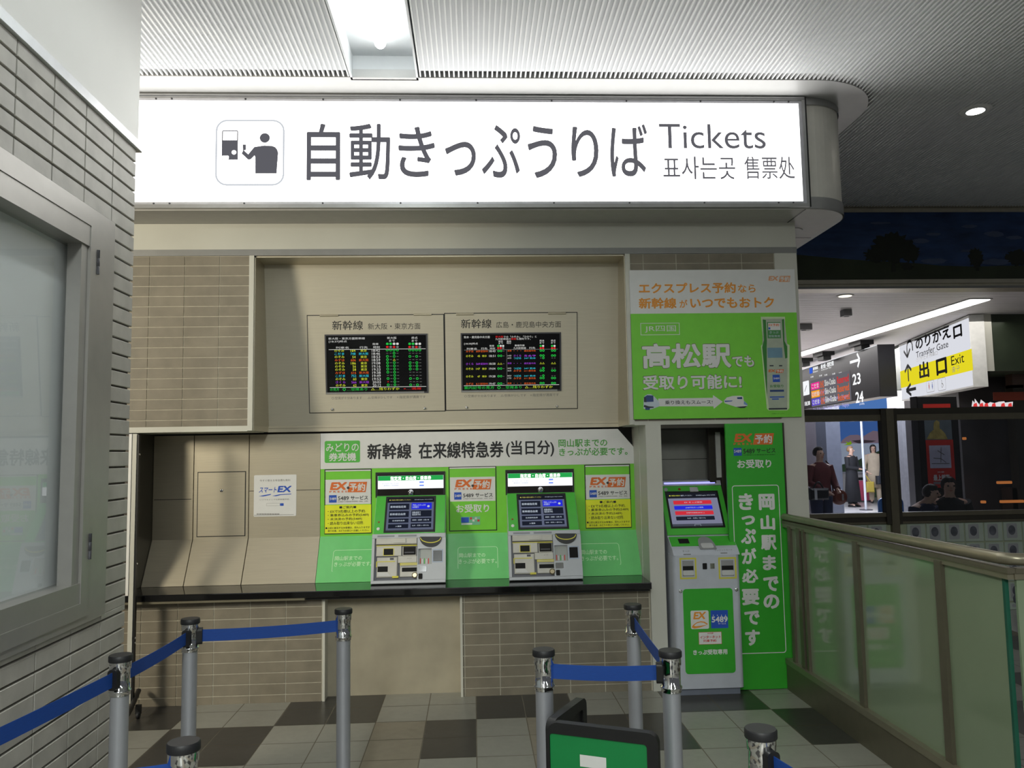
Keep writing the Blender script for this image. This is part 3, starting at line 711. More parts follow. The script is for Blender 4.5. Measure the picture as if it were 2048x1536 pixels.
# notice doors between the machines
def exlogo(mb, pl, c, x0, y0, x1, y1, d, col, tiny=True):
    w, h = x1-x0, y1-y0
    mb.text(pl, 'EX', c.r(x0+0.01*w, y0+0.04*h, x0+0.48*w, y0+0.75*h), d, col, 0.05, 0.22)
    mb.poly(pl, c.pts([(x0+0.48*w, y1-0.04*h), (x0+0.96*w, y1-0.06*h), (x1, y0), (x0+0.53*w, y0+0.03*h)]), d, col)
    mb.text(pl, '予約', c.r(x0+0.53*w, y0+0.12*h, x0+0.95*w, y1-0.14*h), d+0.0006, WHITE, 0.025)
    if tiny: mb.text(pl, 'P R E S S', c.r(x0, y0+0.82*h, x0+0.47*w, y0+0.98*h), d, col, 0.03)
def notice(label, cr_, r, white, lower, X):
    x0, y0, x1, y1 = r
    t = thing('notice_panel', label, 'notice', PU.P(*cr_.p((x0+x1)/2, y1)), 'framed notice panels on the green fascia')
    mb = MB(); q = cr_.r(*r); mb.frame(PU, q, 0.0065, 0.0, 0.004, BLACK); mb.build('frame', t)
    mb = MB(); mb.sl(PU, inset(q, 0.006), 0.0, 0.0035, GREEN); mb.rect(PU, inset((q[0], q[3]-0.022, q[2], q[3]), 0.0065), 0.0068, WHITE)
    mb.sl(PU, cr_.r(*white), 0.003, 0.0040, WHITE); mb.build('sheet', t)
    D = 0.0052; mb = MB(); exlogo(mb, PU, cr_, *X['logo'], D, ORANGE); mb.build('logo', t)
    mb = MB(); k = cr_.r(*X['blue']); mb.sl(PU, k, 0.003, 0.0048, BLUE); mb.text(PU, '5489', inset(k, 0.006)[0:1]+((k[1]+k[3])/2-0.008,)+(k[2]-0.003, (k[1]+k[3])/2+0.010), 0.0055, WHITE, 0.02); mb.build('emblem', t)
    mb = MB(); mb.text(PU, '5489', cr_.r(*X['n']), D, INK, 0.012); mb.text(PU, 'サービス', cr_.r(*X['s']), D, INK, 0.016); mb.text(PU, '(お電話での乗車券予約受取・照会、変更)', cr_.r(*X['f']), D, INKG)
    mb.build('lettering', t)
    a, b = cr_.p(*X['lock']); mb = MB(); mb.lathe(PU.P(a, b, 0.004), [(0.009, 0), (0.009, 0.004), (0.005, 0.005)], GREYP3, 14, axis=(0, -1, 0)); mb.build('lock', t)
    lower(t)
    return t
def yellow_part(cr_, dx, dy, q):
    def f(t):
        mb = MB(); mb.sl(PU, cr_.r(*q), 0.003, 0.0042, YELLOW); y_ = mb.build('yellow_sheet', t)
        mb = MB(); D = 0.0052
        for s, x0, y0, x1, y1 in (('■ご案内■', 308, 1058, 540, 1096), ('・EXで3名様以上の予約.', 146, 1112, 674, 1156), ('・乗車券込みの予約(5489)', 146, 1166, 720, 1212), ('・未決済の予約(5489)', 146, 1222, 622, 1266), ('・読み取り出来ない切符.', 146, 1276, 648, 1322),
                                  ('■上記に該当するお客様は、恐れ入りますが', 114, 1348, 732, 1378), ('係り社者、みどりの窓口へお越しください。', 146, 1390, 722, 1418)):
            mb.text(PU, s, cr_.r(x0+dx, y0+dy, x1+dx, y1+dy), D, INK, 0.006)
        mb.build('lettering', y_)
    return f
X1_ = dict(logo=(168, 722, 694, 876), blue=(162, 910, 268, 1014), n=(288, 925, 438, 980), s=(464, 918, 706, 974), f=(286, 988, 706, 1008), lock=(428, 806))
notice('framed notice panel with yellow sheet, at the left of the first ticket machine', cE, (98, 545, 758, 1450), (104, 690, 750, 1036), yellow_part(cE, 0, 0, (104, 1044, 750, 1438)), X1_)
cF = CR(PU, 885, 920, 9.6)
def mid_part(t):
    mb = MB(); mb.text(PU, 'お受取り', cF.r(262, 848, 896, 1008), 0.0052, WHITE, 0.024); mb.build('lettering', t)
    mb = MB(); mb.sl(PU, cF.r(355, 1085, 722, 1245), 0.003, 0.0045, M('sticker_green', (120, 190, 150), 0.4)); mb.rect(PU, cF.r(360, 1100, 506, 1200), 0.005, BLUE)
    for i, c in enumerate((RED, WHITE, WHITEP, RED)): mb.rect(PU, cF.r(526+i*48, 1100+(i % 2)*40, 566+i*48, 1140+(i % 2)*40), 0.005, c)
    mb.rect(PU, cF.r(365, 1212, 570, 1240), 0.005, WHITE); mb.build('sticker', t)
notice('framed green notice panel with card sticker, between the two ticket machines', cF, (122, 120, 1040, 1362), (145, 326, 1012, 790), mid_part,
       dict(logo=(232, 366, 942, 574), blue=(224, 620, 364, 760), n=(396, 645, 596, 716), s=(630, 630, 962, 712), f=(396, 730, 962, 752), lock=(578, 492)))
# the third one stands right of the second machine: same sheet, one pitch further along the wall
NDX = PU.px(1169.5, 990)[0]-PU.px(648.6, 1000)[0]
class CRn(CR):
    def p(s, x, y):
        a, b = CR.p(s, x, y); return a+NDX, b
cG = CRn(PU, 635, 860, 6.983)
notice('framed notice panel with yellow sheet, right of the second ticket machine by the cream pillar', cG, (98, 545, 758, 1450), (104, 690, 750, 1036), yellow_part(cG, 0, 0, (104, 1044, 750, 1438)), X1_)

# ------------------------------------------------------------------ ticket machines
MX0, MX1 = -0.695, -0.200
P1 = PL((0, 5.60, 1.043), X1, (0, 0.20, 0.254)); P1H = math.hypot(0.20, 0.254)
P2 = PL((0, 5.50, 0.722), X1, (0, 0.10, 0.321)); P2H = math.hypot(0.10, 0.321)
tmn = thing('ticket_machine', 'left-hand green and white ticket machine on the counter, next to the yellow notice', 'ticket machine', (-0.4475, 5.6, 0.722), 'ticket machines on the counter')
mb = MB(); mb.prism([(5.50, 0.722), (5.60, 1.043), (5.797, 1.296), (5.797, 0.722)], MX0, MX1, GREYP); mb.build('body', tmn)
cH = CR(PU, 735, 925, 10.97)
q = cH.r(180, 205, 1705, 760)
mb = MB(); mb.frame(PU, q, 0.016, 0.002, 0.010, BLACK); mb.sl(PU, inset(q, 0.01), 0.002, 0.004, BLACKM); hd = mb.build('header_frame', tmn)
k = cH.r(232, 285, 1668, 570)
mb = MB(); mb.sl(PU, k, 0.004, 0.012, E('header_white', (250, 252, 255), 1.15)); lb = mb.build('light_panel', hd)
mb = MB(); g_ = (k[0]+0.001, k[3]-0.034, k[2]-0.001, k[3]); mb.rect(PU, g_, 0.0126, E('header_green', (40, 160, 76), 0.95))
mb.text(PU, '指定席・自由席・乗車券', cH.r(505, 296, 1400, 386), 0.0132, E('header_letter', (255, 255, 255), 1.4), 0.02)
mb.rect(PU, cH.r(270, 420, 760, 530), 0.0126, E('header_grey', (226, 230, 240), 1.2)); mb.text(PU, 'おトクなきっぷもございます', cH.r(330, 446, 690, 474), 0.0132, E('header_print', (150, 158, 175), 1)); mb.text(PU, '乗車券のご利用期間', cH.r(360, 492, 680, 516), 0.0132, MATS['header_print'])
k2 = cH.r(1140, 412, 1240, 516); mb.rect(PU, k2, 0.0126, E('header_blue', (110, 140, 235), 1)); mb.rect(PU, cH.r(1140, 446, 1240, 486), 0.0130, MATS['header_white'])
mb.text(PU, '予約', cH.r(910, 425, 1000, 510), 0.0128, E('header_faint', (215, 214, 205), 1.2)); mb.text(PU, 'サービス', cH.r(1350, 440, 1520, 480), 0.0128, MATS['header_faint'])
mb.build('lettering', lb)
mb = MB(); MIR = M('dark_mirror_strip', (70, 66, 64), 0.06, metal=0.7); k = cH.r(212, 590, 1690, 755); mb.sl(PU, k, 0.004, 0.007, MIR); st_ = mb.build('mirror_strip', hd)
a, b = cH.p(955, 660); mb = MB(); mb.lathe(PU.P(a, b, 0.007), [(0.022, 0), (0.022, 0.006), (0.016, 0.014), (0.006, 0.018)], CHROME, 20, axis=(0, -1, 0)); mb.sl(PU, cH.r(1040, 605, 1160, 710), 0.005, 0.010, BLACKM); mb.build('camera', hd)
mb = MB(); mb.sl(P1, (MX0+0.002, 0.0, MX1-0.002, P1H), 0.0, 0.008, GREEN2, ch=0.002); bz_ = mb.build('bezel', tmn)
c4 = CR(P1, 1000-0, 925, 10.97)
# the second machine shows its screen clearly: measures taken there, moved back one pitch
PITCHX = 0.933
class CRs(CR):
    def p(s, x, y):
        a, b = CR.p(s, x, y); return a-PITCHX, b
cS = CRs(P1, 1000, 925, 10.97)
q = cS.r(418, 730, 1440, 1468)
mb = MB(); mb.frame(P1, (q[0]-0.012, q[1]-0.006, q[2]+0.012, q[3]+0.012), 0.014, 0.004, 0.0095, BLACK); mb.sl(P1, q, 0.004, 0.0088, M('touch_screen_glass', (52, 54, 66), 0.04, spec=0.7)); sc_ = mb.build('screen', tmn)
SCB = E('screen_slate', (86, 92, 112), 1); SCD = E('screen_dark', (26, 30, 42), 1); SCL = E('screen_text', (176, 186, 198), 1); SCBL = E('screen_blue', (34, 40, 200), 1); SCT = E('screen_bar', (24, 26, 34), 1)
qs = q
def SR(x0, y0, x1, y1):  # fractions of the screen
    return (qs[0]+(qs[2]-qs[0])*x0, qs[3]-(qs[3]-qs[1])*y1, qs[0]+(qs[2]-qs[0])*x1, qs[3]-(qs[3]-qs[1])*y0)
mb = MB(); D = 0.0089
mb.rect(P1, SR(0, 0, 1, 0.14), D, SCT); mb.rect(P1, SR(0, 0.14, 1, 0.94), D, SCB); mb.rect(P1, SR(0, 0.94, 1, 1), D, E('screen_foot', (60, 64, 74), 1))
D = 0.0093
mb.text(P1, '■ご希望の項目を選択してください', SR(0.04, 0.045, 0.5, 0.085), D, E('screen_yellow', (190, 186, 90), 1)); mb.text(P1, '日本語 English 中文 한국어', SR(0.58, 0.05, 0.96, 0.08), D, SCL)
for (x0, y0, x1, y1), s, (tx0, ty0, tx1, ty1), bg in (((0.05, 0.18, 0.47, 0.36), '新幹線指定席', (0.07, 0.235, 0.40, 0.305), SCD), ((0.52, 0.165, 0.95, 0.35), '予約したきっぷの\nお受取り', (0.54, 0.2, 0.82, 0.32), SCBL),
        ((0.05, 0.40, 0.47, 0.58), '新幹線自由席', (0.07, 0.455, 0.40, 0.525), SCD), ((0.52, 0.39, 0.95, 0.575), '回数券等で\n指定席予約', (0.54, 0.42, 0.72, 0.54), SCD),
        ((0.05, 0.62, 0.47, 0.74), '在来線特急券', (0.13, 0.66, 0.39, 0.70), SCD), ((0.52, 0.61, 0.95, 0.73), '乗車券・定期券・お買い物', (0.55, 0.65, 0.90, 0.69), SCD), ((0.05, 0.78, 0.47, 0.90), '入場券', (0.2, 0.82, 0.33, 0.865), SCD), ((0.52, 0.77, 0.95, 0.89), '払戻・変更 (一部のみ)', (0.55, 0.81, 0.90, 0.85), SCD)):
    mb.rect(P1, SR(x0, y0, x1, y1), D, bg); mb.text(P1, s, SR(tx0, ty0, tx1, ty1), D+0.0003, SCL, 0.01)
a = SR(0.85, 0.24, 0.91, 0.30); mb.poly(P1, circ((a[0]+a[2])/2, (a[1]+a[3])/2, 0.009), D+0.0003, SCL)
mb.build('lettering', sc_)
for (fx, fy), r_, m_ in (((0.065, 0.30), 0.007, M('indicator_amber', (150, 84, 30), 0.3)), ((0.065, 0.13), 0.012, WHITE)):
    mb = MB(); mb.lathe(P1.P(MX0+0.495*fx, P1H*fy, 0.008), [(r_, 0), (r_, 0.002), (r_*0.6, 0.003)], m_, 16, axis=P1.n); mb.build('button', tmn)
# lower deck
c5 = CR(P2, 735, 1050, 11.82)
fr = (MX0-0.004, 0.0, MX1+0.004, P2H)
rc = c5.r(165, 330, 1180, 1318)
mb = MB()
mb.sl(P2, (fr[0], 0, fr[2], rc[1]), 0, 0.022, GREYP, ch=0.003); mb.sl(P2, (fr[0], rc[3], fr[2], P2H), 0, 0.022, GREYP, ch=0.003); mb.sl(P2, (fr[0], rc[1], rc[0], rc[3]), 0, 0.022, GREYP)
rb = c5.r(1180, 570, 1520, 940); rk = c5.r(1560, 600, 1770, 870)
mb.sl(P2, (rc[2], rc[1], fr[2], rb[1]), 0, 0.022, GREYP); mb.sl(P2, (rc[2], rb[3], fr[2], rc[3]), 0, 0.022, GREYP); mb.sl(P2, (rb[2], rb[1], fr[2], rb[3]), 0, 0.022, GREYP); mb.sl(P2, (rc[2], rb[1], rc[2]+0.006, rb[3]), 0, 0.022, GREYP)
mb.sl(P2, rc, 0, 0.002, M('deck_recess', (84, 86, 96), 0.4))
mb.build('deck', tmn)
UN = M('unit_plastic', (196, 194, 186), 0.4)
mb = MB(); mb.sl(P2, c5.r(215, 322, 1178, 468), 0.002, 0.024, UN, ch=0.004); mb.slab(P2, c5.pts([(620, 440), (905, 440), (905, 330), (840, 360), (700, 370)]), 0.024, 0.032, UN)
mb.sl(P2, c5.r(245, 262, 645, 300), 0.022, 0.0235, M('label_grey', (140, 142, 150), 0.5)); mb.sl(P2, c5.r(735, 248, 1165, 292), 0.022, 0.0235, MATS['label_grey'])
mb.sl(P2, c5.r(215, 486, 1172, 508), 0.002, 0.014, YELLOWS)
mb.build('cover', tmn)
mb = MB(); mb.sl(P2, c5.r(215, 508, 812, 748), 0.002, 0.018, UN, ch=0.004); mb.sl(P2, c5.r(388, 572, 614, 722), 0.018, 0.0186, BLACKM); mb.frame(P2, c5.r(378, 560, 636, 736), 0.004, 0.018, 0.0195, YELLOWS); mb.build('ticket_slot', tmn)
mb = MB(); mb.sl(P2, c5.r(835, 512, 1160, 735), 0.002, 0.014, UN, ch=0.003); mb.sl(P2, c5.r(852, 520, 1146, 714), 0.014, 0.0146, BLACKM); mb.sl(P2, c5.r(880, 645, 1105, 672), 0.0146, 0.018, GREYP3); mb.sl(P2, c5.r(725, 740, 1172, 905), 0.002, 0.017, UN, ch=0.003); mb.text(P2, 'おつり', c5.r(945, 785, 1045, 812), 0.0178, INKG); mb.build('change_slot', tmn)
mb = MB(); mb.sl(P2, c5.r(225, 775, 712, 1250), 0.002, 0.020, UN, ch=0.005); mb.sl(P2, c5.r(245, 992, 486, 1122), 0.020, 0.0206, BLACKM); mb.sl(P2, c5.r(538, 790, 628, 838), 0.020, 0.0212, GREYP3); mb.sl(P2, c5.r(230, 868, 660, 888), 0.020, 0.021, YELLOWS); mb.sl(P2, c5.r(212, 880, 232, 1010), 0.002, 0.0212, YELLOWS); mb.sl(P2, c5.r(590, 1215, 735, 1262), 0.002, 0.0212, YELLOWS)
mb.slab(P2, c5.pts([(245, 1225), (560, 1225), (480, 1135), (260, 1135)]), 0.020, 0.024, WHITEP); mb.build('card_slot', tmn)
mb = MB(); mb.sl(P2, c5.r(772, 905, 1176, 1232), 0.002, 0.016, UN, ch=0.003); mb.frame(P2, c5.r(772, 905, 1190, 960), 0.006, 0.010, 0.0172, YELLOWS); mb.sl(P2, c5.r(795, 950, 1168, 998), 0.010, 0.0166, GREYP2); mb.sl(P2, c5.r(818, 1015, 1168, 1112), 0.016, 0.0168, BLACKM); mb.build('note_slot', tmn)
a, b = c5.p(1122, 1196); mb = MB(); mb.lathe(P2.P(a, b, 0.016), [(0.02, 0), (0.02, 0.006), (0.014, 0.010)], M('brass_knob', (170, 158, 130), 0.25, metal=0.8), 20, axis=P2.n); mb.build('knob', tmn)
def arcpts(c, cx, cy_, rx, ry, a0, a1, n=20): return [(cx+rx*math.cos(math.radians(a0+(a1-a0)*i/n)), cy_+ry*math.sin(math.radians(a0+(a1-a0)*i/n))) for i in range(n+1)]
mb = MB()
pp = c5.pts(arcpts(c5, 1498, 310, 262, 228, 180, 0) + [(1735, 292), (1260, 292)]); mb.slab(P2, pp, 0.022, 0.027, BLACK)
A = c5.pts(arcpts(c5, 1496, 318, 246, 126, 180, 0)); B = c5.pts(arcpts(c5, 1496, 314, 228, 108, 180, 0)); n = len(A)
mb.add([P2.P(a, b, 0.0278) for a, b in A+B], [(i, i+1, n+i+1, n+i) for i in range(n-1)], YELLOWS)
mb.build('coin_inlet', tmn)
mb = MB(); mb.sl(P2, rb, 0, 0.006, GREYP2); pts_ = c5.pts([(1205, 930), (1508, 930), (1508, 640)]+arcpts(c5, 1356, 640, 152, 62, 0, -180)+[(1205, 640)]); mb.poly(P2, pts_, 0.0066, M('tray_grey', (160, 164, 160), 0.35))
for i, m_ in enumerate((RED, WHITEP, GREENP, WHITEP, RED)): mb.rect(P2, c5.r(1240+i*48, 790+(i % 2)*20, 1262+i*48, 920), 0.0074, m_)
mb.build('coin_tray', tmn)
mb = MB(); mb.sl(P2, c5.r(1560, 615, 1762, 866), 0.022, 0.0245, SCR, ch=0.001); mb.frame(P2, c5.r(1540, 590, 1782, 890), 0.004, 0.0218, 0.0228, M('reader_blue_edge', (150, 170, 200), 0.4)); mb.build('card_reader', tmn)
mb = MB(); mb.sl(P2, c5.r(1206, 985, 1396, 1120), 0.022, 0.026, CHROME, rad=0.006); mb.slab(P2, rrpts(c5.r(1208, 1158, 1304, 1290), 0.005), 0.022, 0.0245, BLACKM); mb.build('lock', tmn)
dup(tmn, (PITCHX, 0, 0.001), 'right-hand green and white ticket machine on the counter, next to the cream pillar')

# ------------------------------------------------------------------ counter
ct = thing('counter', 'polished black counter shelf running under the ticket machines', 'counter', (-0.5, 5.45, 0.66))
mb = MB(); mb.box(-2.62, 1.166, 5.30, 5.70, 0.678, 0.7205, GRANITE, ch=0.004); mb.build('worktop', ct)
mb = MB(); mb.box(-2.62, -1.10, 5.306, 5.315, 0.664, 0.6785, BRONZEL); mb.box(-1.10, 1.16, 5.34, 5.36, 0.66, 0.6785, BLACK); mb.build('edge_strip', ct)

# ------------------------------------------------------------------ folding gate at the left end
fg = thing('folding_gate', 'pale metal gate edge with a black castored foot beside the left wall corner', 'gate', (-2.17, 5.25, 0))
mb = MB(); mb.box(-2.178, -2.150, 5.22, 5.245, 0.075, 1.752, CREAM); mb.box(-2.148, -2.138, 5.225, 5.25, 0.05, 1.745, BLACK); mb.build('post', fg)
mb = MB(); mb.box(-2.196, -2.179, 5.215, 5.235, 0.735, 1.752, CREAMW); mb.build('edge_strip', fg)
mb = MB(); mb.tube([(-2.06, 4.93, 0.075), (-2.09, 5.08, 0.085), (-2.125, 5.22, 0.095), (-2.15, 5.34, 0.12)], 0.016, BLACK, 8); mb.build('foot', fg)
mb = MB(); mb.lathe((-2.085, 5.16, 0.022), [(0.008, -0.0), (0.022, 0.002), (0.022, 0.016), (0.008, 0.018)], RUBBER, 16, axis=(1, 0, 0)); mb.box(-2.092, -2.06, 5.15, 5.17, 0.03, 0.085, BLACK); mb.build('caster', fg)
for z in (1.62, 0.93, 0.47, 0.44):
    mb = MB(); mb.lathe((-2.138, 5.237, z), [(0.007, 0), (0.006, 0.004)], CHROME, 10, axis=(1, 0, 0)); mb.build('rivet', fg)

# ------------------------------------------------------------------ ticket pick-up kiosk
kx0, kx1 = 1.303, 1.752
kk = thing('pickup_kiosk', 'grey and green free-standing ticket pick-up kiosk in the niche', 'kiosk', ((kx0+kx1)/2, 5.45, 0))
KB = M('kiosk_body_grey', (192, 196, 206), 0.36, var=0.03)
def rounded_box(mb, x0, x1, yf, yb, z0, z1, r, mat):
    pts = [(x1, yb), (x0, yb)]
    for i in range(7): t = math.pi+math.pi/2*i/6; pts.append((x0+r+r*math.cos(t), yf+r+r*math.sin(t)))
    for i in range(7): t = 1.5*math.pi+math.pi/2*i/6; pts.append((x1-r+r*math.cos(t), yf+r+r*math.sin(t)))
    n = len(pts); vs = [(a, b, z0) for a, b in pts]+[(a, b, z1) for a, b in pts]
    mb.add(vs, [(i, (i+1) % n, n+(i+1) % n, n+i) for i in range(n)], mat, False); mb.add(vs, [tuple(range(n-1, -1, -1)), tuple(range(n, 2*n))], mat)
mb = MB(); rounded_box(mb, kx0, kx1-0.006, 5.25, 5.84, 0.045, 0.898, 0.03, KB)
mb.prism([(5.25, 0.897), (5.285, 0.935), (5.40, 1.004), (5.405, 1.008), (5.62, 1.362), (5.66, 1.375), (5.84, 1.375), (5.84, 0.897)], kx0+0.004, kx1-0.004, KB); mb.build('body', kk)
mb = MB(); mb.box(kx0+0.02, kx1-0.03, 5.275, 5.80, 0.0, 0.046, M('kiosk_plinth', (120, 126, 140), 0.5)); mb.build('plinth', kk)
K1 = PL((0, 5.402, 1.007), X1, (0, 0.218, 0.355)); K1H = math.hypot(0.218, 0.355)
K0 = PL((0, 5.285, 0.935), X1, (0, 0.115, 0.069)); K0H = math.hypot(0.115, 0.069)
Kc = PL((0, 5.25, 0.897), X1, (0, 0.035, 0.038)); KF = wallY(5.25)
ck = CR(K1, 1310, 950, 7.317)
mb = MB(); mb.sl(K1, (kx0+0.004, 0.006, kx1-0.004, K1H-0.035), 0.0, 0.010, GREEN2, ch=0.002); mb.build('bezel', kk)
mb = MB(); mb.sl(K1, (kx0+0.004, K1H-0.034, kx1-0.004, K1H+0.002), 0.0, 0.012, KB); tp_ = mb.build('top_bar', kk)
mb = MB(); mb.slab(K1, rrpts((kx0+0.04, K1H-0.020, kx1-0.045, K1H-0.009), 0.004), 0.012, 0.015, E('violet_status_light', (150, 150, 255), 1.6)); mb.build('status_light', tp_)
q = (kx0+0.047, 0.062, kx1-0.050, 0.325)
mb = MB(); mb.frame(K1, (q[0]-0.012, q[1]-0.008, q[2]+0.012, q[3]+0.014), 0.014, 0.006, 0.0115, BLACK); mb.sl(K1, q, 0.006, 0.0108, MATS['touch_screen_glass']); ks = mb.build('screen', kk)
qs = q; mb = MB(); D = 0.0109
mb.rect(K1, SR(0, 0, 1, 0.16), D, SCT); mb.rect(K1, SR(0, 0.16, 1, 0.91), D, E('kiosk_screen_slate', (112, 114, 136), 1)); mb.rect(K1, SR(0, 0.91, 1, 1), D, MATS['screen_foot'])
D = 0.0113
mb.text(K1, '■ご希望の項目を', SR(0.04, 0.06, 0.26, 0.10), D, E('screen_lime', (190, 196, 70), 1)); mb.text(K1, '選択してください', SR(0.27, 0.06, 0.5, 0.10), D, SCL); mb.text(K1, '日本語 English 中文 한국어', SR(0.58, 0.065, 0.96, 0.10), D, SCL)
for i, (c, s) in enumerate(((E('screen_red', (190, 44, 56), 1), 'EX きっぷ受取'), (SCBL, 'e5489予約きっぷ受取'), (MATS['screen_red'], '各種予約受取(QRなし)'), (SCD, '払戻・変更(一部のみ)'))):
    y0 = 0.23+i*0.155; mb.slab(K1, rrpts(SR(0.1, y0, 0.86, y0+0.11), 0.004), D-0.0003, D, c); mb.text(K1, s, SR(0.32, y0+0.035, 0.68, y0+0.075), D+0.0003, SCL)
mb.outline(K1, SR(0.44, 0.925, 0.56, 0.985), 0.002, 0.0012, D, SCL)
mb.build('lettering', ks)
for fx, m_, r_ in ((0.045, M('pale_grey_button', (170, 172, 176), 0.4), 0.014), (0.142, M('red_lamp', (150, 30, 24), 0.3), 0.009)):
    mb = MB(); mb.lathe(K1.P(kx0+fx, K1H-0.062, 0.010), [(r_, 0), (r_, 0.003), (r_*0.5, 0.004)], m_, 16, axis=K1.n); mb.build('button', kk)
mb = MB(); mb.sl(K1, (kx0+0.215, K1H-0.083, kx0+0.275, K1H-0.047), 0.010, 0.013, CHROME, ch=0.001); mb.build('camera', kk)
mb = MB(); mb.sl(K0, (kx0+0.008, 0.03, kx1-0.008, K0H-0.004), 0.0, 0.004, GREEN2); mb.build('shelf', kk)
mb = MB(); mb.sl(K0, (kx0+0.065, 0.055, kx0+0.135, 0.105), 0.004, 0.006, BLACKM); mb.build('card_reader', kk)
mb = MB(); tr = [(kx0+0.19+0.11*i/12, 0.04+0.085*math.sin(math.pi*(i)/12)**0.4) for i in range(13)]; mb.slab(K0, [(kx0+0.30, -0.01), ]+tr[::-1]+[(kx0+0.19, -0.01)], 0.003, 0.0055, GREYP2); mb.sl(K0, (kx0+0.205, 0.0, kx0+0.285, 0.05), 0.005, 0.008, WHITEP, rad=0.012); mb.build('ticket_tray', kk)
mb = MB(); mb.text(Kc, 'きっぷ', (kx0+0.07, 0.028, kx0+0.115, 0.042), 0.001, INKG); mb.rect(Kc, (kx0+0.07, 0.006, kx0+0.12, 0.012), 0.001, INKG); mb.text(Kc, 'クレジットカード', (kx1-0.165, 0.030, kx1-0.045, 0.044), 0.001, INKG); mb.rect(Kc, (kx1-0.13, 0.010, kx1-0.085, 0.016), 0.001, INKG); mb.build('lettering', kk)
ckf = CR(KF, 1310, 950, 7.317)
for q in ((362, 1212, 606, 1522), (930, 1204, 1190, 1518)):
    r_ = ckf.r(*q); mb = MB(); mb.frame(KF, r_, 0.010, 0.0, 0.0015, YELLOWS); mb.sl(KF, inset(r_, 0.010), 0.0, 0.001, KB); mb.sl(KF, inset(r_, 0.018), 0.0, 0.002, GREYP2)
    i_ = inset(r_, 0.020); hh = i_[3]-i_[1]; mb.sl(KF, (i_[0], i_[1]+hh*0.38, i_[2], i_[1]+hh*0.66), 0.001, 0.0026, BLACKM); mb.sl(KF, (i_[0], i_[1]+0.004, i_[2], i_[1]+hh*0.36), 0.001, 0.008, WHITEP, rad=0.008); mb.build('slot', kk)
mb = MB(); mb.sl(KF, ckf.r(696, 1290, 760, 1380), 0.0, 0.002, BLACKM, rad=0.004); mb.build('sensor', kk)
mb = MB(); mb.sl(KF, ckf.r(806, 1290, 872, 1372), 0.0, 0.004, CHROME, ch=0.0015); mb.build('lock', kk)
ckd = CR(KF, 1320, 1150, 6.144)
mb = MB(); mb.slab(KF, rrpts(ckd.r(296, 165, 910, 1210), 0.022), 0.0, 0.0025, GREENP); dp = mb.build('door_panel', kk)
mb = MB(); D = 0.0032
mb.slab(KF, rrpts(ckd.r(376, 435, 598, 662), 0.010), 0.0025, D, WHITE); mb.text(KF, 'EX', ckd.r(404, 452, 568, 542), D+0.0005, ORANGE2, 0.04, 0.2)
tr = ckd.pts([(388, 640), (405, 612), (450, 580), (500, 566), (545, 572), (588, 600), (575, 608), (535, 585), (495, 580), (450, 592), (415, 622), (440, 628), (500, 622), (586, 606), (500, 640), (420, 658)]); mb.poly(KF, tr, D+0.0005, ORANGE2)
mb.build('logo', dp)
mb = MB(); mb.sl(KF, ckd.r(624, 432, 834, 652), 0.0025, D, BLUE); mb.text(KF, '5489', ckd.r(632, 506, 830, 580), D+0.0005, WHITE, 0.03); mb.text(KF, 'サービス', ckd.r(712, 586, 808, 606), D+0.0005, WHITE, 0.02)
for i in range(4): mb.rect(KF, ckd.r(648+i*50, 488, 658+i*50, 500), D+0.0005, WHITE)
mb.build('emblem', dp)
mb = MB(); k = ckd.r(474, 698, 756, 850); mb.sl(KF, k, 0.0025, D, WHITE); mb.frame(KF, k, 0.0018, 0.0025, D+0.0004, RED); mb.text(KF, 'インターネット', ckd.r(488, 742, 746, 780), D+0.0005, RED, 0.02, 0.1); mb.text(KF, '列車予約', ckd.r(530, 790, 690, 822), D+0.0005, RED, 0.02); mb.text(KF, 'JR四国', ckd.r(580, 708, 652, 724), D+0.0005, RED, 0.02); mb.build('sticker', dp)
mb = MB(); mb.text(KF, 'きっぷ受取専用', ckd.r(406, 912, 826, 978), 0.0032, WHITE, 0.035); mb.build('lettering', dp)
for x, y in ((252, 200), (938, 180)):
    a, b = ckd.p(x, y); mb = MB(); mb.lathe(KF.P(a, b, 0), [(0.012, 0), (0.012, 0.003), (0.007, 0.004)], CHROME, 16, axis=(0, -1, 0)); mb.build('lock', kk)

# ------------------------------------------------------------------ green poster panel at the right of the kiosk
gp = thing('vertical_poster', 'tall green poster panel with vertical white lettering beside the kiosk', 'poster', (1.95, 5.35, 0))
GP = wallY(5.338)
mb = MB(); mb.sl(GP, (1.712, 0.004, 2.107, 1.762), -0.02, 0.0, GREENP); mb.build('board', gp)
mb = MB(); mb.box(2.107, 2.117, 5.332, 5.36, 0.0, 1.762, BRONZED); mb.build('edge_strip', gp)
cq = CR(GP, 1270, 840, 2.743); D = 0.0012
mb = MB(); exlogo(mb, GP, cq, 540, 72, 762, 138, D, ORANGE); mb.build('logo', gp)
mb = MB(); k = cq.r(541, 153, 585, 196); mb.sl(GP, k, 0, D, BLUE); mb.text(GP, '5489', (k[0]+0.003, k[1]+0.02, k[2]-0.003, k[1]+0.04), D+0.0006, WHITE, 0.02); mb.build('emblem', gp)
mb = MB(); mb.text(GP, '5489', cq.r(594, 158, 656, 184), D, INK, 0.012); mb.text(GP, 'サービス', cq.r(666, 154, 770, 180), D, INK, 0.016); mb.text(GP, '(お電話での乗車券予約受取)', cq.r(594, 188, 768, 194), D, INK); mb.build('lettering', gp)
mb = MB(); mb.text(GP, 'お受取り', cq.r(560, 216, 748, 264), D, WHITE, 0.03)
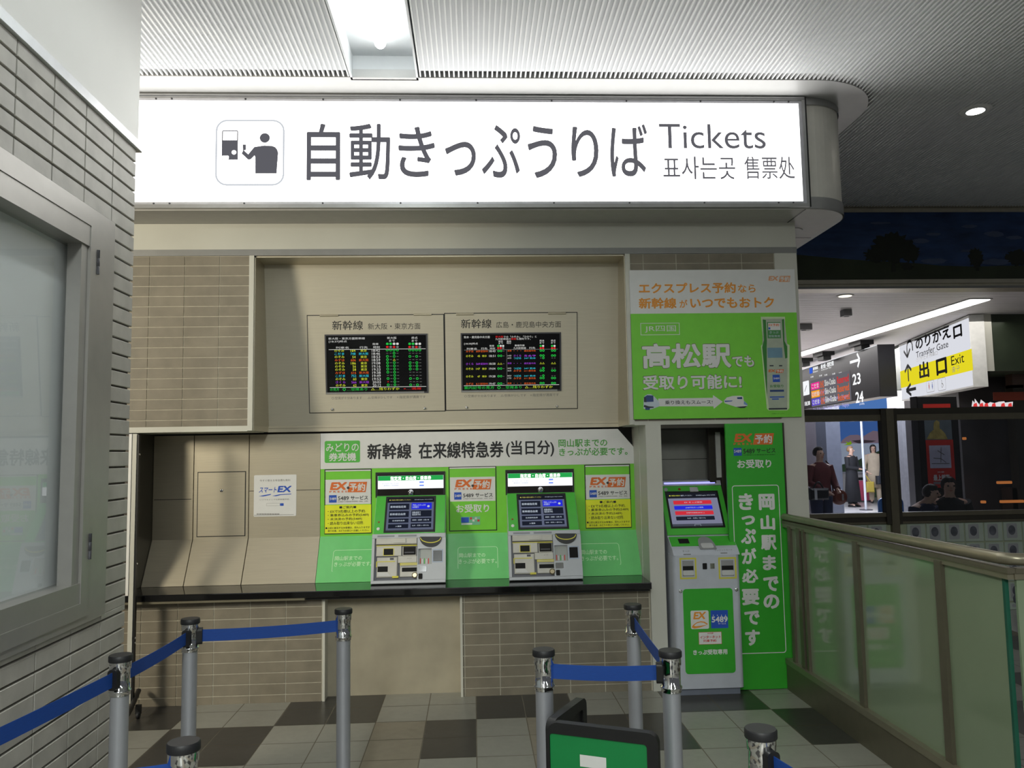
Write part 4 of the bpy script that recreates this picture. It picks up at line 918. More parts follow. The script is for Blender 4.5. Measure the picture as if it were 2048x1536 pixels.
# ruled box and the two columns
A_ = [cq.p(*p) for p in ((536, 358), (788, 356), (832, 1277), (596, 1284))]
bx0, bx1 = cq.p(536, 500)[0], cq.p(796, 520)[0]; bz1, bz0 = cq.p(660, 357)[1], cq.p(712, 1280)[1]
mb.outline(GP, (bx0, bz0, bx1, bz1), 0.02, 0.0055, D, WHITE)
def vtext(mb, s, cells):
    for ch, q in zip(s, cells): mb.text(GP, ch, cq.r(*q), D, WHITE, 0.045, res=3)
vtext(mb, '岡山駅までの', [(678, 405, 766, 494), (688, 522, 768, 604), (690, 630, 776, 714), (700, 742, 774, 824), (704, 858, 788, 940), (704, 956, 792, 1036)])
vtext(mb, 'きっぷが必要です', [(568, 402, 648, 494), (584, 524, 658, 576), (580, 594, 664, 680), (584, 702, 666, 790), (586, 816, 676, 894), (586, 926, 682, 1016), (600, 1046, 684, 1124), (604, 1150, 686, 1238)])
mb.build('lettering', gp)

# ------------------------------------------------------------------ banner board above the niche
bn = thing('banner_board', 'large white and green advertising board fixed above the kiosk niche', 'sign board', (1.68, 5.38, 1.80))
BN = wallY(5.378)
mb = MB(); mb.sl(BN, (1.096, 1.803, 2.262, 2.836), -0.018, 0.0, WHITE); mb.sl(BN, (1.096, 1.803, 2.262, 2.530), -0.01, 0.0012, GREEN); mb.build('board', bn)
ca = CR(BN, 1260, 540, 5.851); cb_ = CR(BN, 1260, 690, 5.851)
mb = MB(); D = 0.001
mb.text(BN, 'エクスプレス予約', ca.r(102, 148, 1238, 274), D, ORANGE2, 0.03, res=3); mb.text(BN, 'なら', ca.r(1262, 168, 1468, 264), D, ORANGE2, 0.02, res=3)
mb.text(BN, '新幹線', ca.r(102, 324, 544, 452), D, ORANGE2, 0.03, res=3); mb.text(BN, 'が', ca.r(578, 348, 672, 442), D, ORANGE2, 0.02); mb.text(BN, 'いつでもおトク', ca.r(704, 320, 1686, 444), D, ORANGE2, 0.03, res=3)
mb.build('lettering', bn)
mb = MB(); exlogo(mb, BN, ca, 1614, 68, 1876, 144, D, M('pale_logo_orange', (226, 164, 122), 0.5), False); mb.build('logo', bn)
D = 0.0022
mb = MB(); mb.outline(BN, ca.r(122, 620, 580, 762), 0.001, 0.004, D, WHITE); mb.text(BN, 'JR四国', ca.r(172, 650, 536, 732), D, WHITE, 0.0, res=3)
SHD = M('lettering_outline', (92, 96, 70), 0.5)
for s, q, bo in (('高松駅', (142, -20, 1182, 272), 0.030), ('でも', (1196, 124, 1450, 256), 0.03), ('受取り可能に!', (152, 350, 1306, 518), 0.026)):
    k = cb_.r(*q); mb.text(BN, s, (k[0]-0.004, k[1]-0.004, k[2]+0.004, k[3]+0.004), D-0.0005, SHD, bo+0.008, res=3); mb.text(BN, s, k, D, WHITE, bo, res=3)
mb.build('lettering', bn)
mb = MB(); mb.poly(BN, cb_.pts([(330, 718), (975, 718), (980, 746), (1084, 664), (970, 586), (970, 618), (330, 628)]), D, WHITE); mb.text(BN, '乗り換えもスムース!', cb_.r(408, 646, 964, 694), D+0.0006, INK, 0.006); mb.build('arrow', bn)
NAVY = M('print_navy', (38, 66, 122), 0.4); PALE = M('print_pale_blue', (196, 208, 218), 0.45); DKB = M('print_dark', (40, 48, 60), 0.45)
mb = MB()
mb.poly(BN, cb_.pts([(158, 745), (158, 630), (172, 596), (205, 577), (245, 577), (280, 600), (330, 652), (345, 690), (340, 720), (285, 740), (240, 755)]), D+0.0004, PALE)
mb.poly(BN, cb_.pts([(162, 668), (162, 612), (200, 588), (272, 592), (275, 664)]), D+0.0008, NAVY); mb.poly(BN, cb_.pts([(162, 668), (162, 616), (186, 612), (192, 670)]), D+0.0010, DKB)
mb.poly(BN, cb_.pts([(160, 725), (200, 740), (276, 735), (276, 722), (220, 718), (165, 700)]), D+0.0008, DKB); mb.poly(BN, cb_.pts([(180, 760), (228, 760), (232, 738), (176, 734)]), D+0.0012, NAVY)
mb.build('train_picture', bn)
mb = MB()
mb.poly(BN, cb_.pts([(1098, 652), (1130, 615), (1200, 596), (1290, 594), (1322, 602), (1330, 650), (1372, 690), (1374, 712), (1340, 736), (1290, 738), (1230, 722), (1160, 700), (1105, 680)]), D+0.0004, WHITE)
mb.poly(BN, cb_.pts([(1250, 612), (1310, 608), (1312, 634), (1255, 632)]), D+0.0008, NAVY); mb.poly(BN, cb_.pts([(1104, 652), (1200, 650), (1190, 660), (1110, 668)]), D+0.0008, M('print_blue_line', (74, 96, 180), 0.4)); mb.poly(BN, cb_.pts([(1332, 655), (1372, 690), (1372, 708), (1330, 694)]), D+0.0008, M('print_sky', (120, 160, 210), 0.4)); mb.poly(BN, cb_.pts([(1240, 724), (1290, 738), (1340, 736), (1372, 714), (1300, 720)]), D+0.0008, DKB)
mb.build('train_picture', bn)
mb = MB(); GLOW = M('print_halo', (206, 224, 180), 0.5); KBP = M('print_kiosk_grey', (176, 186, 166), 0.5); KGP = M('print_kiosk_green', (52, 128, 48), 0.5)
def cA2(x, y): return ca.p(x, y)
def cB2(x, y): return cb_.p(x, y)
mb.slab(BN, [cB2(1620, 764), cB2(1840, 764), cB2(1862, 740), cA2(1866, 880), cA2(1818, 850), cA2(1812, 548), cA2(1530, 548), cA2(1556, 858), cB2(1532, 10), cB2(1600, 745)], 0.0012, D, GLOW)
mb.poly(BN, [cB2(1626, 750), cB2(1838, 750), cB2(1842, 20), cA2(1806, 570), cA2(1550, 572), cB2(1548, 20)], D+0.0003, KBP)
mb.poly(BN, [cA2(1552, 580), cA2(1588, 585), cA2(1600, 830), cB2(1598, 20), cB2(1604, 640), cB2(1545, 25), cA2(1566, 820)], D+0.0005, KGP); mb.poly(BN, [cA2(1800, 575), cA2(1776, 580), cA2(1790, 830), cB2(1815, 160), cB2(1840, 150), cB2(1838, 20), cA2(1806, 830)], D+0.0005, KGP)
mb.rect(BN, ca.r(1605, 610, 1762, 800), D+0.0006, M('print_panel_green', (74, 140, 80), 0.5)); mb.rect(BN, ca.r(1615, 620, 1758, 704), D+0.0009, WHITE); mb.text(BN, 'EX予約', ca.r(1620, 628, 1742, 660), D+0.0012, ORANGE, 0.02); mb.rect(BN, ca.r(1618, 672, 1640, 696), D+0.0012, BLUE); mb.text(BN, 'きっぷ', ca.r(1632, 716, 1736, 744), D+0.0012, PALE); mb.text(BN, '受取専用', ca.r(1620, 762, 1752, 788), D+0.0012, PALE)
mb.rect(BN, cb_.r(1608, 32, 1782, 150), D+0.0006, M('print_screen', (112, 150, 170), 0.4)); mb.rect(BN, cb_.r(1632, 236, 1678, 250), D+0.0006, DKB); mb.rect(BN, cb_.r(1742, 236, 1780, 250), D+0.0006, DKB)
exlogo(mb, BN, cb_, 1615, 284, 1798, 330, D+0.0006, ORANGE, False); mb.rect(BN, cb_.r(1668, 348, 1752, 434), D+0.0006, BLUE); mb.text(BN, '5489', cb_.r(1678, 380, 1746, 402), D+0.0009, WHITE, 0.02); mb.text(BN, 'お受取り', cb_.r(1636, 464, 1794, 498), D+0.0006, KGP, 0.02)
mb.rect(BN, cb_.r(1636, 524, 1800, 548), D+0.0006, NAVY); mb.rect(BN, cb_.r(1634, 602, 1804, 616), D+0.0006, BLUE); mb.rect(BN, cb_.r(1660, 626, 1740, 640), D+0.0006, BLUE); mb.rect(BN, cb_.r(1622, 738, 1836, 756), D+0.0006, DKB)
mb.text(BN, '※写真はイメージです', cb_.r(1656, 796, 1806, 808), D, KGP)
mb.build('kiosk_picture', bn)

# ================================================================== BALUSTRADE AT THE RIGHT
FX, FY0, FY1 = 2.08, 3.06, 5.33
bl = thing('glass_balustrade', 'bronze railed frosted glass balustrade at the right', 'balustrade', (FX, 4.2, 0))
mb = MB(); RR = 0.024
mb.tube([(FX+0.01, FY1, 1.128), (FX+0.01, FY0+0.06, 1.138), (FX+0.022, FY0+0.022, 1.138), (FX+0.06, FY0+0.005, 1.138), (5.2, FY0+0.005, 1.138)], RR, BRONZEL, 14); mb.build('handrail', bl)
mb = MB(); mb.box(FX-0.012, FX+0.03, FY0-0.01, FY1, 1.086, 1.106, BRONZE); mb.box(FX-0.006, FX+0.02, FY0, FY1, 1.062, 1.086, BRONZEL); mb.box(FX+0.02, 5.2, FY0-0.012, FY0+0.03, 1.086, 1.106, BRONZE); mb.box(FX+0.02, 5.2, FY0-0.006, FY0+0.02, 1.062, 1.086, BRONZEL); mb.build('top_rail', bl)
mb = MB(); mb.box(FX-0.022, FX+0.09, FY0-0.03, FY1, 0.0, 0.168, BRONZE); mb.box(FX-0.028, FX+0.095, FY0-0.035, FY1, 0.168, 0.202, BRONZEL, ch=0.004); mb.box(FX+0.09, 5.2, FY0-0.03, FY0+0.09, 0.0, 0.2, BRONZE); mb.build('curb', bl)
for y0, y1 in ((5.20, 5.24), (5.05, 5.10), (4.985, 5.012), (4.282, 4.335), (3.50, 3.553)):
    mb = MB(); mb.box(FX-0.012, FX+0.028, y0, y1, 0.202, 1.075, BRONZE); mb.build('post', bl)
for y0, y1 in ((5.10, 5.20), (4.335, 4.985), (3.553, 4.282), (FY0+0.05, 3.50)):
    mb = MB(); mb.box(FX+0.006, FX+0.018, y0, y1, 0.2, 1.07, FROST); mb.build('pane', bl)
mb = MB(); mb.box(FX+0.004, FX+0.02, FY0+0.036, FY0+0.05, 0.2, 1.07, GLASSG); mb.build('pane_edge', bl)
mb = MB(); mb.box(FX+0.03, 5.2, FY0+0.002, FY0+0.014, 0.2, 1.07, FROST); mb.build('pane', bl)

# ================================================================== QUEUE BARRIERS
PH = 0.92
def atZ(x, y, z):
    r = FWD + RGT*((x-1024)/FPX) - UPV*((y-768)/FPX); return EYE + r*((z-CAMH)/r.z)
SPOTS = dict(A=(381, 1236.5), B=(687, 1217), C=(241.5, 1309), D=(367.5, 1482), E=(1087, 1298), F=(1265, 1208), G=(1340, 1300), H=(1521, 1456))
PL_LAB = dict(A='queue barrier post in front of the left lower tiles, where two belts meet',
              B='queue barrier post standing in front of the pale knee-recess board',
              C='queue barrier post beside the corner of the left tiled wall',
              D='close queue barrier post cut off at the bottom edge, in front of the left line',
              E='queue barrier post behind the left edge of the green folding sign',
              F='queue barrier post beside the counter end and cream pillar',
              G='queue barrier post in front of the grey pick-up kiosk',
              H='close queue barrier post at the bottom edge beside the balustrade')
POS = {k: atZ(x, y, PH) for k, (x, y) in SPOTS.items()}
def slot(pos, ang): return Vector((math.cos(ang), math.sin(ang), 0))
first = None
def make_post(p, label):
    t = thing('barrier_post', label, 'barrier post', (p.x, p.y, 0), 'belt barrier posts')
    x, y = p.x, p.y
    mb = MB(); mb.lathe((x, y, 0), [(0.16, 0), (0.16, 0.008), (0.15, 0.014), (0.06, 0.03), (0.034, 0.035)], GREYP3, 32); mb.build('base', t)
    mb = MB(); mb.lathe((x, y, 0.034), [(0.030, 0), (0.030, 0.756)], ALUP, 28); mb.build('tube', t)
    mb = MB(); mb.lathe((x, y, 0.786), [(0.0335, 0), (0.0335, 0.010), (0.036, 0.012), (0.036, 0.017), (0.032, 0.020), (0.032, 0.084), (0.0352, 0.088), (0.0352, 0.113)], CHROME, 32); mb.build('head', t)
    mb = MB(); mb.lathe((x, y, 0.8985), [(0.0375, 0), (0.0385, 0.002), (0.0385, 0.018), (0.036, 0.0215)], RUBBER, 32); mb.build('cap', t)
    return t
for k in 'ABCDEFGH':
    if first is None: first = make_post(POS[k], PL_LAB[k]); base0 = Vector((POS[k].x, POS[k].y, 0))
    else: dup(first, Vector((POS[k].x, POS[k].y, 0))-base0, PL_LAB[k])
def belt(p, q, label, ends=(0, 1), sag=0.006):
    p, q = Vector((p.x, p.y, 0)), Vector((q.x, q.y, 0)); d = (q-p).normalized(); nrm = Vector((-d.y, d.x, 0))*0.001
    a, b = p+d*0.030, q-d*0.030; n = 14
    t = thing('barrier_belt', label, 'belt', ((a+b)/2)+Vector((0, 0, 0.82)), 'blue belts of the queue barrier')
    vs = []; z0, z1 = 0.8225, 0.8715
    for i in range(n+1):
        f = i/n; c = a.lerp(b, f); s_ = -sag*4*f*(1-f)
        for o_, z in ((nrm, z0), (nrm, z1), (-nrm, z1), (-nrm, z0)): vs.append(c+o_+Vector((0, 0, z+s_)))
    fs = [(i*4+k, i*4+(k+1) % 4, i*4+4+(k+1) % 4, i*4+4+k) for i in range(n) for k in range(4)]+[(3, 2, 1, 0), (n*4, n*4+1, n*4+2, n*4+3)]
    mb = MB(); mb.add(vs, fs, BELT); mb.build('webbing', t)
    for e in ends:
        c = (p+d*0.037) if e == 0 else (q-d*0.037); s_ = d if e == 0 else -d
        mb = MB(); pl = PL(c+Vector((0, 0, 0.846)), Vector((-d.y, d.x, 0)), Z1)
        mb.slab(pl, rrpts((-0.017, -0.034, 0.017, 0.034), 0.012), -0.011, 0.011, BLACK); mb.build('clip', t)
    return t
belt(POS['C'], POS['A'], 'blue belt between the post at the wall corner and the second left post', (1,))
belt(POS['A'], POS['B'], 'blue belt stretched level in front of the left lower tiles', (0,))
belt(Vector((-1.38, 1.72, 0)), POS['C'], 'blue belt slanting from the left edge along the tiled wall', (1,))
belt(Vector((-1.22, 1.90, 0)), POS['D'], 'short blue belt end reaching the close post at the bottom left', ())
belt(POS['E'], POS['G'], 'blue belt stretched level above the green folding sign', (1,))
belt(POS['F'], POS['G'], 'blue belt running from the pillar post to the kiosk post', (0,))
belt(POS['H'], Vector((0.92, 1.05, 0)), 'blue belt dropping away from the close post by the balustrade', (0,))

# ------------------------------------------------------------------ green folding sign
fs_ = thing('folding_sign', 'low folding floor sign with black frame and green face', 'floor sign', (0.38, 2.55, 0))
h = 0.75; pA, pB, pC = Vector((0.228, 2.57, 0)), Vector((0.540, 2.425, 0)), Vector((0.366, 2.81, 0))
def leaf(p, q, nm, face, flip):
    d = (q-p); L = d.length; pl = PL(p, d, Z1)
    mb = MB(); r_ = rrpts((0, 0, L, h), 0.03); i_ = rrpts((0.004 if face else 0.03, 0.034, L-0.034, h-0.034), 0.01)
    n = len(r_)
    for d0 in (0.014, -0.014):
        vs = [pl.P(a, b, d0) for a, b in r_+i_]; f = [(i, (i+1) % n, n+(i+1) % n, n+i) for i in range(n)]
        mb.add(vs, f, BLACK)
    mb.add([pl.P(a, b, dd) for dd in (-0.014, 0.014) for a, b in r_], [(i, (i+1) % n, n+(i+1) % n, n+i) for i in range(n)], BLACK, True)
    o = mb.build(nm, fs_)
    mb = MB(); mb.slab(pl, i_, -0.006, 0.009 if face else 0.006, GREENB if face else BLACK); pn = mb.build('panel', o)
    return pl, pn
pl, pn = leaf(pA, pB, 'front_leaf', True, False); leaf(pA, pC, 'rear_leaf', False, True)
mb = MB(); cS_ = CR(pl, 1040, 1270, 5.689)
k0 = cS_.p(692, 1345); k1 = cS_.p(1005, 1392); t0 = k0[1]; th = k0[1]-cS_.p(692, 1480)[1]
mb.poly(pl, [(k0[0], t0-th), (k1[0]-0.004, t0-th), (k1[0]-0.004, t0), (k0[0], t0)], 0.0105, WHITE); mb.poly(pl, [(k1[0]-0.028, t0-0.26), (k1[0]-0.004, t0-0.26), (k1[0]-0.004, t0-th), (k1[0]-0.028, t0-th)], 0.0105, WHITE); mb.build('mark', pn)

# ================================================================== BEYOND: header with mural, glass partition
YB = 7.60; BP = wallY(YB)
BEAM = M('beam_bronze', (190, 184, 166), 0.4, metal=0.3)
mb = MB(); mb.box(2.6, 7.6, 7.56, 7.76, 3.144, 4.06, BEAM); mb.box(2.6, 7.6, 7.548, 7.562, 3.144, 3.165, GREYM)
struct(mb.build('beam_rear'), 'dark bronze header beam over the glass partition')
mu = thing('mural_panel', 'long dark landscape mural panel with tree silhouettes high on the header', 'mural', (4.6, 7.54, 3.2))
MPL = wallY(7.545)
mb = MB(); mb.frame(MPL, (2.95, 3.19, 7.3, 3.95), 0.04, -0.02, 0.012, M('mural_frame_bronze', (180, 174, 158), 0.4, metal=0.3)); mb.build('frame', mu)
MG = dict(rough=0.16)
mb = MB(); mb.sl(MPL, (2.97, 3.21, 7.28, 3.91), -0.015, 0.0, M('mural_sky', (36, 60, 104), 0.12, var=0.4, nscale=2.4, stretch=(1, 1, 4))); mb.build('picture', mu)
cmu = CR(MPL, 1590, 390, 4.4716)
HILL = M('mural_hill', (40, 48, 30), 0.14, var=0.25, nscale=3); TREE = M('mural_tree', (18, 24, 14), 0.2, var=0.3, nscale=20); CLOUD = M('mural_cloud', (66, 80, 112), 0.14, var=0.2, nscale=5)
mb = MB(); R_ = random.Random(3)
a0, b0 = cmu.p(40, 540)
hp = [(2.97, 3.232)]+[(7.27, 3.232), (7.27, cmu.p(2040, 622)[1])]+[cmu.p(x, y) for x, y in ((1900, 632), (1600, 640), (1300, 632), (1100, 612), (900, 600), (600, 584), (300, 560), (40, 535))]+[(2.97, cmu.p(40, 530)[1])]
mb.slab(MPL, hp, 0.0, 0.0006, HILL)
for cx, cy_, rx, ry in ((880, 470, 210, 140), (720, 540, 110, 70), (1030, 520, 90, 90), (1618, 560, 72, 95), (1990, 560, 110, 80), (1000, 640, 60, 40)):
    a, b = cmu.p(cx, cy_); w = cmu.p(cx+rx, cy_)[0]-a; h_ = b-cmu.p(cx, cy_+ry)[1]
    mb.slab(MPL, [(a+w*k_*math.cos(2*math.pi*i/46), b+h_*k_*math.sin(2*math.pi*i/46)) for i, k_ in enumerate([0.72+0.36*R_.random() for _ in range(46)])], 0.0005, 0.0012+0.0003*cx/900, TREE)
for x, y0, y1, w in ((882, 560, 690, 22), (1632, 620, 680, 16)):
    mb.slab(MPL, cmu.pts([(x-w, y1), (x+w, y1), (x+w*0.6, y0), (x-w*0.6, y0)]), 0.0005, 0.0012, TREE)
for cx, cy_, rx, ry in ((1780, 350, 90, 26), (1560, 280, 70, 16), (1240, 350, 70, 14), (1120, 410, 80, 22), (1540, 500, 60, 12), (1250, 590, 120, 26), (1800, 600, 130, 30), (760, 250, 100, 12), (1960, 380, 70, 18)):
    a, b = cmu.p(cx, cy_); w = cmu.p(cx+rx, cy_)[0]-a; h_ = b-cmu.p(cx, cy_+ry)[1]
    mb.slab(MPL, [(a+w*(0.8+0.3*R_.random())*math.cos(2*math.pi*i/22), b+h_*(0.8+0.3*R_.random())*math.sin(2*math.pi*i/22)) for i in range(22)], 0.0, 0.0004, CLOUD)
mb.build('landscape', mu)

gpn = thing('glass_partition', 'bronze framed glass partition standing on a glass block wall', 'partition', (4.6, YB, 0.846))
mb = MB(); mb.box(2.6, 7.4, YB, YB+0.06, 1.90, 1.962, BRONZED); mb.box(2.6, 7.4, YB-0.012, YB+0.06, 1.842, 1.902, BRONZE); mb.build('top_rail', gpn)
mb = MB(); mb.box(2.6, 7.4, YB-0.02, YB+0.06, 0.915, 0.955, BRONZE); mb.box(2.6, 7.4, YB, YB+0.05, 0.862, 0.915, BRONZED); mb.box(2.6, 7.4, YB-0.01, YB+0.06, 0.846, 0.866, BRONZE); mb.build('sill_rail', gpn)
for x0, x1, m_ in ((4.025, 4.10, BRONZE), (4.102, 4.13, BRONZED), (3.975, 4.02, BRONZED)):
    mb = MB(); mb.box(x0, x1, YB-0.03, YB+0.05, 0.0 if m_ is BRONZE else 0.846, 1.962, m_); mb.build('post', gpn)
for x0, x1 in ((2.7, 3.98), (4.12, 7.38)):
    mb = MB(); mb.box(x0, x1, YB+0.02, YB+0.03, 0.94, 1.86, GLASS('partition_glass', (214, 218, 226))); mb.build('pane', gpn)
GBK = M('glass_block', (176, 188, 176), 0.18, spec=0.6, var=0.06, nscale=6); GBJ = M('glass_block_joint', (170, 178, 150), 0.7)
GBC = M('glass_block_core', (92, 94, 104), 0.12, var=0.3, nscale=16)
mb = MB(); pt = 0.1925; bx = BP.px(1813.5, 1060)[0]
mb.box(2.6, 7.4, YB+0.012, YB+0.09, 0.0, 0.846, GBJ)
GB = PL((0, YB+0.012, 0), X1, Z1)
for i in range(-8, 18):
    for k in range(5):
        a0, b1 = bx+i*pt, 0.84-k*pt
        if 3.94 < a0+pt/2 < 4.14: continue
        q = (a0+0.006, max(0.002, b1-pt+0.012), a0+pt-0.006, b1)
        if q[3]-q[1] < 0.05: continue
        mb.sl(GB, q, 0.0, 0.012, GBK, ch=0.004); w = q[2]-q[0]
        mb.slab(GB, rrpts((q[0]+0.16*w, q[1]+0.14*w, q[0]+0.74*w, q[3]-0.08*w), 0.012), 0.012, 0.0126, M('glass_block_face', (158, 160, 164), 0.1, spec=0.7))
        mb.slab(GB, circ(q[0]+0.44*w, q[1]+0.56*w, 0.20*w, 14, 0.26*w), 0.0124, 0.0132, GBC)
struct(mb.build('wall_glass_block'), 'low wall of clear glass blocks under the partition')

# ================================================================== CONCOURSE
CC = 3.30
CCM = M('concourse_ceiling', (222, 218, 220), 0.5, var=0.03, nscale=2)
mb = MB(); y = 7.77
while y < 30:
    mb.box(2.0, 26, y+0.004, y+0.146, CC, CC+0.02, CCM); y += 0.15
mb.box(2.0, 26, 7.7, 30, CC+0.015, CC+0.05, GREYP3); struct(mb.build('ceiling_concourse'), 'grey slatted ceiling of the far concourse')
mb = MB(); mb.box(2.0, 26, 29.5, 29.7, 0, CC, M('far_wall', (170, 166, 160), 0.6)); struct(mb.build('wall_far'), 'pale far wall of the concourse')
STRIP = E('strip_lamp', (255, 252, 248), 5.0)
for (x0, y0, y1, w, lab) in ((5.95, 8.9, 22, 0.24, 'long ceiling light strip crossing above the departure board'), (8.64, 12.5, 24, 0.20, 'short ceiling light strip seen between the departure board and direction sign'), (11.2, 17.0, 27, 0.24, 'farthest ceiling light strip low beside the direction sign')):
    t = thing('strip_light', lab, 'ceiling light', (x0, (y0+y1)/2, CC-0.02), 'concourse light strips')
    mb = MB(); mb.box(x0-w/2-0.02, x0+w/2+0.02, y0, y1, CC-0.012, CC, WHITEP); mb.build('housing', t)
    mb = MB(); mb.box(x0-w/2, x0+w/2, y0+0.02, y1-0.02, CC-0.02, CC-0.011, STRIP); mb.build('diffuser', t)
t = thing('downlight', 'small round downlight in the concourse ceiling below the mural', 'downlight', (4.22, 8.68, CC-0.01))
mb = MB(); mb.lathe((4.22, 8.68, CC-0.008), [(0.085, 0), (0.095, 0.003), (0.095, 0.008)], WHITE, 24); mb.build('rim', t)
mb = MB(); mb.lathe((4.22, 8.68, CC-0.010), [(0.07, 0), (0.07, 0.003)], E('warm_downlight', (255, 244, 215), 2.2), 24); mb.build('lamp', t)
for px_, py_, w, lab in ((1692, 620, 0.10, 'small grey detector box on the concourse ceiling'), (1607, 649, 0.20, 'larger grey speaker box on the concourse ceiling beside the banner')):
    p = atZ(px_, py_, CC); t = thing('ceiling_box', lab, 'ceiling box', (p.x, p.y, CC-0.09))
    mb = MB(); mb.box(p.x-w/2, p.x+w/2, p.y-0.06, p.y+0.06, CC-0.08, CC, GREYP2, ch=0.006); mb.build('body', t)
    mb = MB(); mb.lathe((p.x, p.y, CC-0.085), [(0.03, 0), (0.034, 0.006)], GREYP3, 16); mb.build('cover', t)

# ---- departure board
bd = Vector((0.096, 0.995, 0)).normalized(); B0 = Vector((6.25, 11.9, 0)); BDP = PL(B0, -bd, Z1)
db = thing('departure_board', 'hanging dark departure board with platform numbers 23 and 24', 'display board', (6.4, 13.5, 1.9))
cb3 = CR(BDP, 1590, 560, 5.69)
bt = cb3.p(745, 797)[1]; bb = 2.36; bl_ = -4.2
BDK = M('board_dark', (48, 48, 54), 0.35, metal=0.2)
mb = MB(); mb.sl(BDP, (bl_, bb, 0.0, bt), -0.26, 0.0, BDK, ch=0.006); mb.rect(BDP, (bl_, bt-0.012, -0.01, bt-0.002), 0.001, E('board_edge_light', (225, 228, 232), 1)); mb.build('case', db)
scr = (cb3.p(190, 1300)[0], bb+0.02, cb3.p(640, 1300)[0], cb3.p(610, 1032)[1])
mb = MB(); mb.sl(BDP, scr, 0.0, 0.006, E('board_screen_grey', (96, 94, 100), 1)); s_ = mb.build('screen', db)
mb = MB(); D = 0.007
for y0, c, cc in ((0.10, (222, 40, 140), 'pink'), (0.40, (232, 150, 40), 'amber'), (0.70, (90, 70, 190), 'violet')):
    zt_ = scr[3]-(scr[3]-scr[1])*y0; hh = 0.13; w = scr[2]-scr[0]
    mb.rect(BDP, (scr[0], zt_-hh, scr[0]+w*0.24, zt_), D, E('board_'+cc, c, 1)); mb.text(BDP, 'こだま', (scr[0]+0.05, zt_-hh+0.02, scr[0]+w*0.22, zt_-0.02), D+0.001, LEDC['white'], 0.02)
    mb.text(BDP, '18:42', (scr[0]+w*0.26, zt_-hh, scr[0]+w*0.36, zt_), D, LEDC['orange'], 0.02); mb.text(BDP, 'Shin-Osaka', (scr[0]+w*0.38, zt_-hh*0.9, scr[0]+w*0.66, zt_), D, LEDC['white'], 0.02); mb.text(BDP, 'Reserved', (scr[0]+w*0.70, zt_-hh, scr[0]+w*0.97, zt_), D, LEDC['red'] if y0 < 0.3 else LEDC['orange'], 0.02)
    mb.text(BDP, '・Shin-Kobe・Shin-Osaka・Kyoto・Nagoya', (scr[0], zt_-hh*2.0, scr[0]+w*(0.45 if y0 < 0.3 else 0.95), zt_-hh*1.35), D, E('board_lilac', (170, 160, 220), 1))
mb.build('lettering', s_)
WL = E('board_white', (236, 238, 240), 1.1)
mb = MB(); D = 0.002
mb.text(BDP, '23', cb3.r(655, 1062, 748, 1190), D, WL, 0.02, res=3); mb.text(BDP, '24', cb3.r(690, 1268, 780, 1396), D, WL, 0.02, res=3); mb.text(BDP, '(10:00)', cb3.r(735, 1400, 790, 1425), D, WL)
k = cb3.r(625, 845, 738, 1000); ax, ay, bx_, by = k; ym = (ay+by)/2
mb.line(BDP, (ax, ym), (bx_-0.03, ym), 0.045, D, WL); mb.line(BDP, (bx_-(by-ay)*0.45, by), (bx_, ym), 0.05, D, WL); mb.line(BDP, (bx_-(by-ay)*0.45, ay), (bx_, ym), 0.05, D, WL)
mb.slab(BDP, rrpts(cb3.r(165, 1000, 200, 1065), 0.02), 0.0, D, E('board_blue', (50, 90, 200), 1)); mb.text(BDP, '新幹線', cb3.r(205, 985, 262, 1022), D, WL, 0.02); mb.text(BDP, 'Shinkansen', cb3.r(205, 1030, 262, 1050), D, WL)
mb.text(BDP, '新大阪・東京方面', cb3.r(295, 938, 442, 994), D, WL, 0.03); mb.text(BDP, 'for Shin-Osaka, Tokyo', cb3.r(300, 1000, 415, 1022), D, WL)
for x in (178, 275, 335, 425, 500): mb.text(BDP, '列車', cb3.r(x, 1048+int((500-x)*0.14), x+34, 1068+int((500-x)*0.14)), D, WL)
mb.slab(BDP, rrpts(cb3.r(85, 1150, 162, 1312), 0.03), 0.0, D, E('board_clock_white', (232, 234, 238), 1)); mb.line(BDP, cb3.p(112, 1270), cb3.p(134, 1200), 0.02, D+0.001, INK); mb.text(BDP, '18:38', cb3.r(112, 1380, 172, 1428), D, WL, 0.02)
mb.build('lettering', db)
for px_, py_ in ((1723, 683), (1648, 705), (1607, 718)):
    p = atZ(px_, py_, CC); mb = MB(); mb.box(p.x-0.07, p.x+0.07, p.y-0.12, p.y+0.12, bt-0.01, CC-0.02, BLACK); mb.box(p.x-0.12, p.x+0.10, p.y-0.2, p.y+0.2, CC-0.07, CC, BLACK); mb.build('bracket', db)

# ---- direction sign on the shop block
sd = Vector((0.217, 0.976, 0)).normalized(); S0 = Vector((6.5, 10.0, 0)); SDP = PL(S0, -sd, Z1)
ds = thing('direction_sign', 'white and yellow direction sign reading Transfer Gate and Exit', 'sign', (6.9, 11.4, 2.34))
cs4 = CR(SDP, 1790, 560, 5.69); SL_ = -2.98
ST_W = M('sign_white', (232, 232, 228), 0.4)
ztop = cs4.p(780, 455)[1]; zy1, zy0 = cs4.p(815, 800)[1], cs4.p(822, 1042)[1]; zb = cs4.p(826, 1230)[1]
mb = MB(); mb.sl(SDP, (SL_, zb, 0.0, 3.29), -0.18, 0.0, ST_W, ch=0.004); mb.build('case', ds)
mb = MB(); mb.sl(SDP, (SL_, zy0, 0.0, zy1), -0.01, 0.002, E('sign_yellow_lit', (236, 222, 40), 0.8)); mb.sl(SDP, (SL_+0.02, zb+0.02, -0.005, zy0), 0.0, 0.0012, E('sign_white_lit', (226, 228, 236), 0.8)); mb.sl(SDP, (SL_+0.02, zy1, -0.005, ztop), 0.0, 0.0012, MATS['sign_white_lit'])
